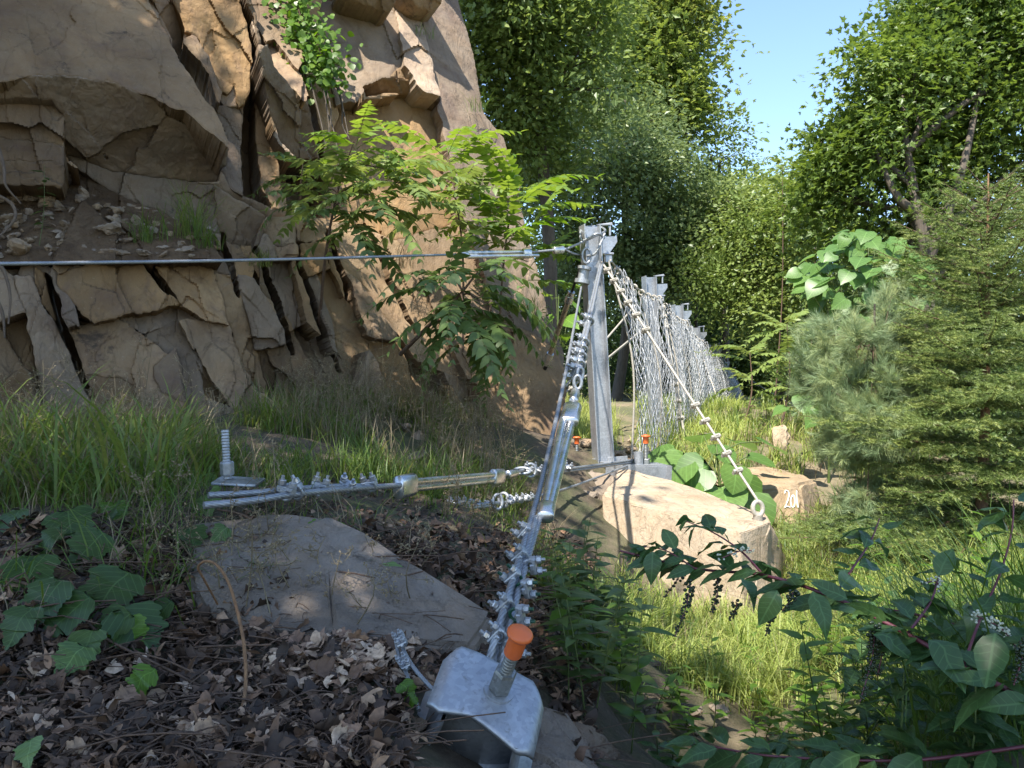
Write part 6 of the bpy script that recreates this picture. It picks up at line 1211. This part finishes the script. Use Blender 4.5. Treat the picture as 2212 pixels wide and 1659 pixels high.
# ---------------------------------------------------------------- litter
M['litter'] = plain_mat('litter', (.10, .065, .04), .8)
def litter_mat(nm, st):
    m, nt, nd, lk, p = newmat(nm); a = nd.new('ShaderNodeAttribute'); a.attribute_name = 'rnd'; oi = nd.new('ShaderNodeObjectInfo'); ad = nd.new('ShaderNodeMath'); ad.operation = 'ADD'; lk.new(a.outputs['Fac'], ad.inputs[0]); lk.new(oi.outputs['Random'], ad.inputs[1]); fr = nd.new('ShaderNodeMath'); fr.operation = 'FRACT'; lk.new(ad.outputs[0], fr.inputs[0])
    r = ramp(nd, st); lk.new(fr.outputs[0], r.inputs[0]); g = nd.new('ShaderNodeNewGeometry'); n = tex(nd, lk, 'n', 80, 5, .6, g.outputs['Position']); lk.new(mix(nd, lk, maprange(nd, lk, n.outputs[0], .35, .65, 0, .5), r.outputs[0], (.06, .035, .02)), p.inputs['Base Color']); p.inputs['Roughness'].default_value = .7; return m
M['litterdark'] = litter_mat('litter_dark', [(0, (.025, .016, .011)), (.35, (.055, .034, .022)), (.6, (.12, .068, .040)), (.85, (.27, .155, .09)), (1, (.48, .33, .21))])
M['litterpale'] = litter_mat('litter_pale', [(0, (.28, .16, .10)), (.5, (.48, .33, .22)), (1, (.66, .50, .36))])
DEAD = []
for i, lt in enumerate((OVAL, GRAPE, MAPLE, LANCE)):
    v = lt[0].copy(); v[:, 2] += .35 * fbm(v * 1.5 + i * 5, 2, i) + .35 * v[:, 0] ** 2 * (2 if i % 2 else -1); DEAD.append((v, lt[1]))
def scat(n, u0, u1, v0, v1):
    u = rng.uniform(u0, u1, n); v = rng.uniform(v0, v1, n); ok = ~((u > 885) & (u < 1200) & (v > 1500)); u, v = u[ok], v[ok]; ds = np.linspace(1.3, 6, 300); z = CAMZ - (v[:, None] - 829.5) / 1805 * ds; X = (u[:, None] - 1106) / 1805 * ds; k = np.argmax(z < gz0(X, ds[None] + 0 * X) + .0, axis=1); d = ds[k]; x = (u - 1106) / 1805 * d; return np.stack([x, d, gz(x, d) + .004], 1), u, v
pts, u, v = scat(9500, -30, 1290, 1150, 1700); g = Geo(); w = rng.randint(0, 4, len(pts))
for i in range(4): q = pts[w == i]; g.inst(*DEAD[i], orient(np.array([0, 0, 1.]) + rng.randn(len(q), 3) * .6) * (.014 + .055 * rng.rand(len(q)) ** 2.2)[:, None, None], q + [0, 0, 1] * rng.rand(len(q), 1) * .03)
pts, u, v = scat(2500, 500, 1300, 1040, 1240); g.inst(*DEAD[0], orient(np.array([0, 0, 1.]) + rng.randn(len(pts), 3) * .45) * rng.uniform(.02, .045, len(pts))[:, None, None], pts)
g.build('leaf_litter', M['litterdark'], kind='stuff', label='dark brown leaf litter covering the shaded slope')
gt = Geo(); pts, u, v = scat(1500, -30, 1250, 1150, 1690)
for p in pts: a = rng.rand() * 6.28; L = .04 + .34 * rng.rand() ** 2; e = p + [math.cos(a) * L, math.sin(a) * L * .6, rng.rand() * .05]; tube(gt, spline([p, (p + e) / 2 + rng.randn(3) * .012 + [0, 0, .012], e], 5), rng.uniform(.0007, .0026), 4, rnd=rng.rand(), cap=False)
gt.build('twigs', M['twig'], kind='stuff', label='fine twigs and dead roots strewn through the litter')
LM = []
for dct in DEAD: LM.append(Geo().add(dct[0], dct[1], .5).mesh('fallen_leaf', M['litterpale']))
def fleaf(p, s, z, lab, grp): R = orient(z[None])[0] * s; o = put(None, LM[random.choice((0, 0, 0, 1, 2, 3))], p, R, 'fallen_leaf'); tag(o, lab, 'leaf', grp)
pts, u, v = scat(150, 600, 900, 1395, 1480)
for p in pts: fleaf(p + [0, 0, .01 + .03 * rng.rand()], rng.uniform(.03, .055), np.array([0, -.3, 1.]) + rng.randn(3) * .4, 'pale tan fallen leaf in the drift against the lower edge of the slab', 'pale fallen leaves drifted against the slab')
pts, u, v = scat(140, 0, 900, 1400, 1659)
for p in pts: fleaf(p + [0, 0, .012 + .02 * rng.rand()], rng.uniform(.03, .055), np.array([0, -.2, 1.]) + rng.randn(3) * .4, 'pale curled fallen leaf lying on the dark litter', 'pale fallen leaves on the dark litter')

# broad-leaved undergrowth crowding the lower right corner
GRP = 'dark leafy stems of the lower right undergrowth'
for i in range(18):
    u = rng.uniform(1400, 2240) if i < 8 else rng.uniform(1850, 2260); d = rng.uniform(2.25, 3.3) - (u - 1400) / 840 * .25; p = P(u, 900, d); p[2] = gz(p[0], p[1]) - .02; top = CAMZ - ((rng.uniform(1560, 1640) if u < 1850 else rng.uniform(1380, 1560)) - 829) / 1805 * d
    herb('dark broad-leaved stem in the undergrowth at the lower right', p, max(.15, top - p[2]), LS_p, .10, rng.randint(12, 20), 'stem', lean=(rng.randn() * .25, -.12, 0), group=GRP, r=.004)
for i in range(16):
    u = rng.uniform(1780, 2240); d = rng.uniform(2.9, 4.2); p = P(u, 900, d); p[2] = gz(p[0], p[1]) - .02; top = CAMZ - (rng.uniform(1230, 1400) - 829) / 1805 * d
    herb('broad-leaved weed standing in broken sun beyond the purple stems', p, np.clip(top - p[2], .15, .9), LS_b if i % 2 else LS_p, .12, rng.randint(12, 18), lean=(rng.randn() * .25, -.12, 0), group='weeds in broken sun beyond the purple stems', r=.0035)
# tangle of thin vines and grass over the left foreground
tv = thing('bare_vines', 'tangle of thin bare brown vines over the slab and litter on the left', 'vine')
for i in range(26):
    u0 = rng.uniform(-40, 700); v0 = rng.uniform(1090, 1480); L = [(u0, v0)]; a = rng.uniform(-.5, .5)
    for k in range(4): a += rng.randn() * .45; L.append((L[-1][0] + 75 * math.cos(a), min(1640, max(1080, L[-1][1] + 75 * math.sin(a)))))
    vstem(tv, L, rng.uniform(.0012, .0034), rng.uniform(.02, .09))
g = Geo(); blades(420, -60, 420, 2.3, 3.3, (.12, .34), (.003, .006), clump=5, bendk=1.2, geo=g, rr=(.1, .8)); blades(200, 420, 1000, 2.5, 3.3, (.08, .22), (.002, .004), clump=5, bendk=1.2, geo=g, rr=(.1, .8)); g.build('grass', M['grass'], kind='stuff', label='sparse thin grass among the grape leaves and litter')
g = Geo(); blades(500, -60, 900, 2.0, 3.2, (.10, .30), (.0015, .003), clump=4, bendk=1.6, geo=g); g.build('grass', M['grassdry'], kind='stuff', label='dead straw blades scattered over the litter')

for i in range(26):
    u = rng.uniform(1640, 2230); d = rng.uniform(3.2, 4.8); p = P(u, 900, d); p[2] = gz(p[0], p[1]) - .02
    herb('bright sunlit weed between the rushes and the spruce', p, rng.uniform(.18, .45), LS_b, .10, rng.randint(12, 18), lean=(rng.randn() * .25, -.12, 0), group='bright weeds between the rushes and the spruce', r=.003)
g = Geo(); blades(7000, 1550, 2400, 3.0, 6.5, (.14, .34), (.004, .008), clump=9, bendk=.9, geo=g, rr=(.1, 1)); g.build('grass', M['grassyel'], kind='stuff', label='bright grass between the hollow and the spruce')
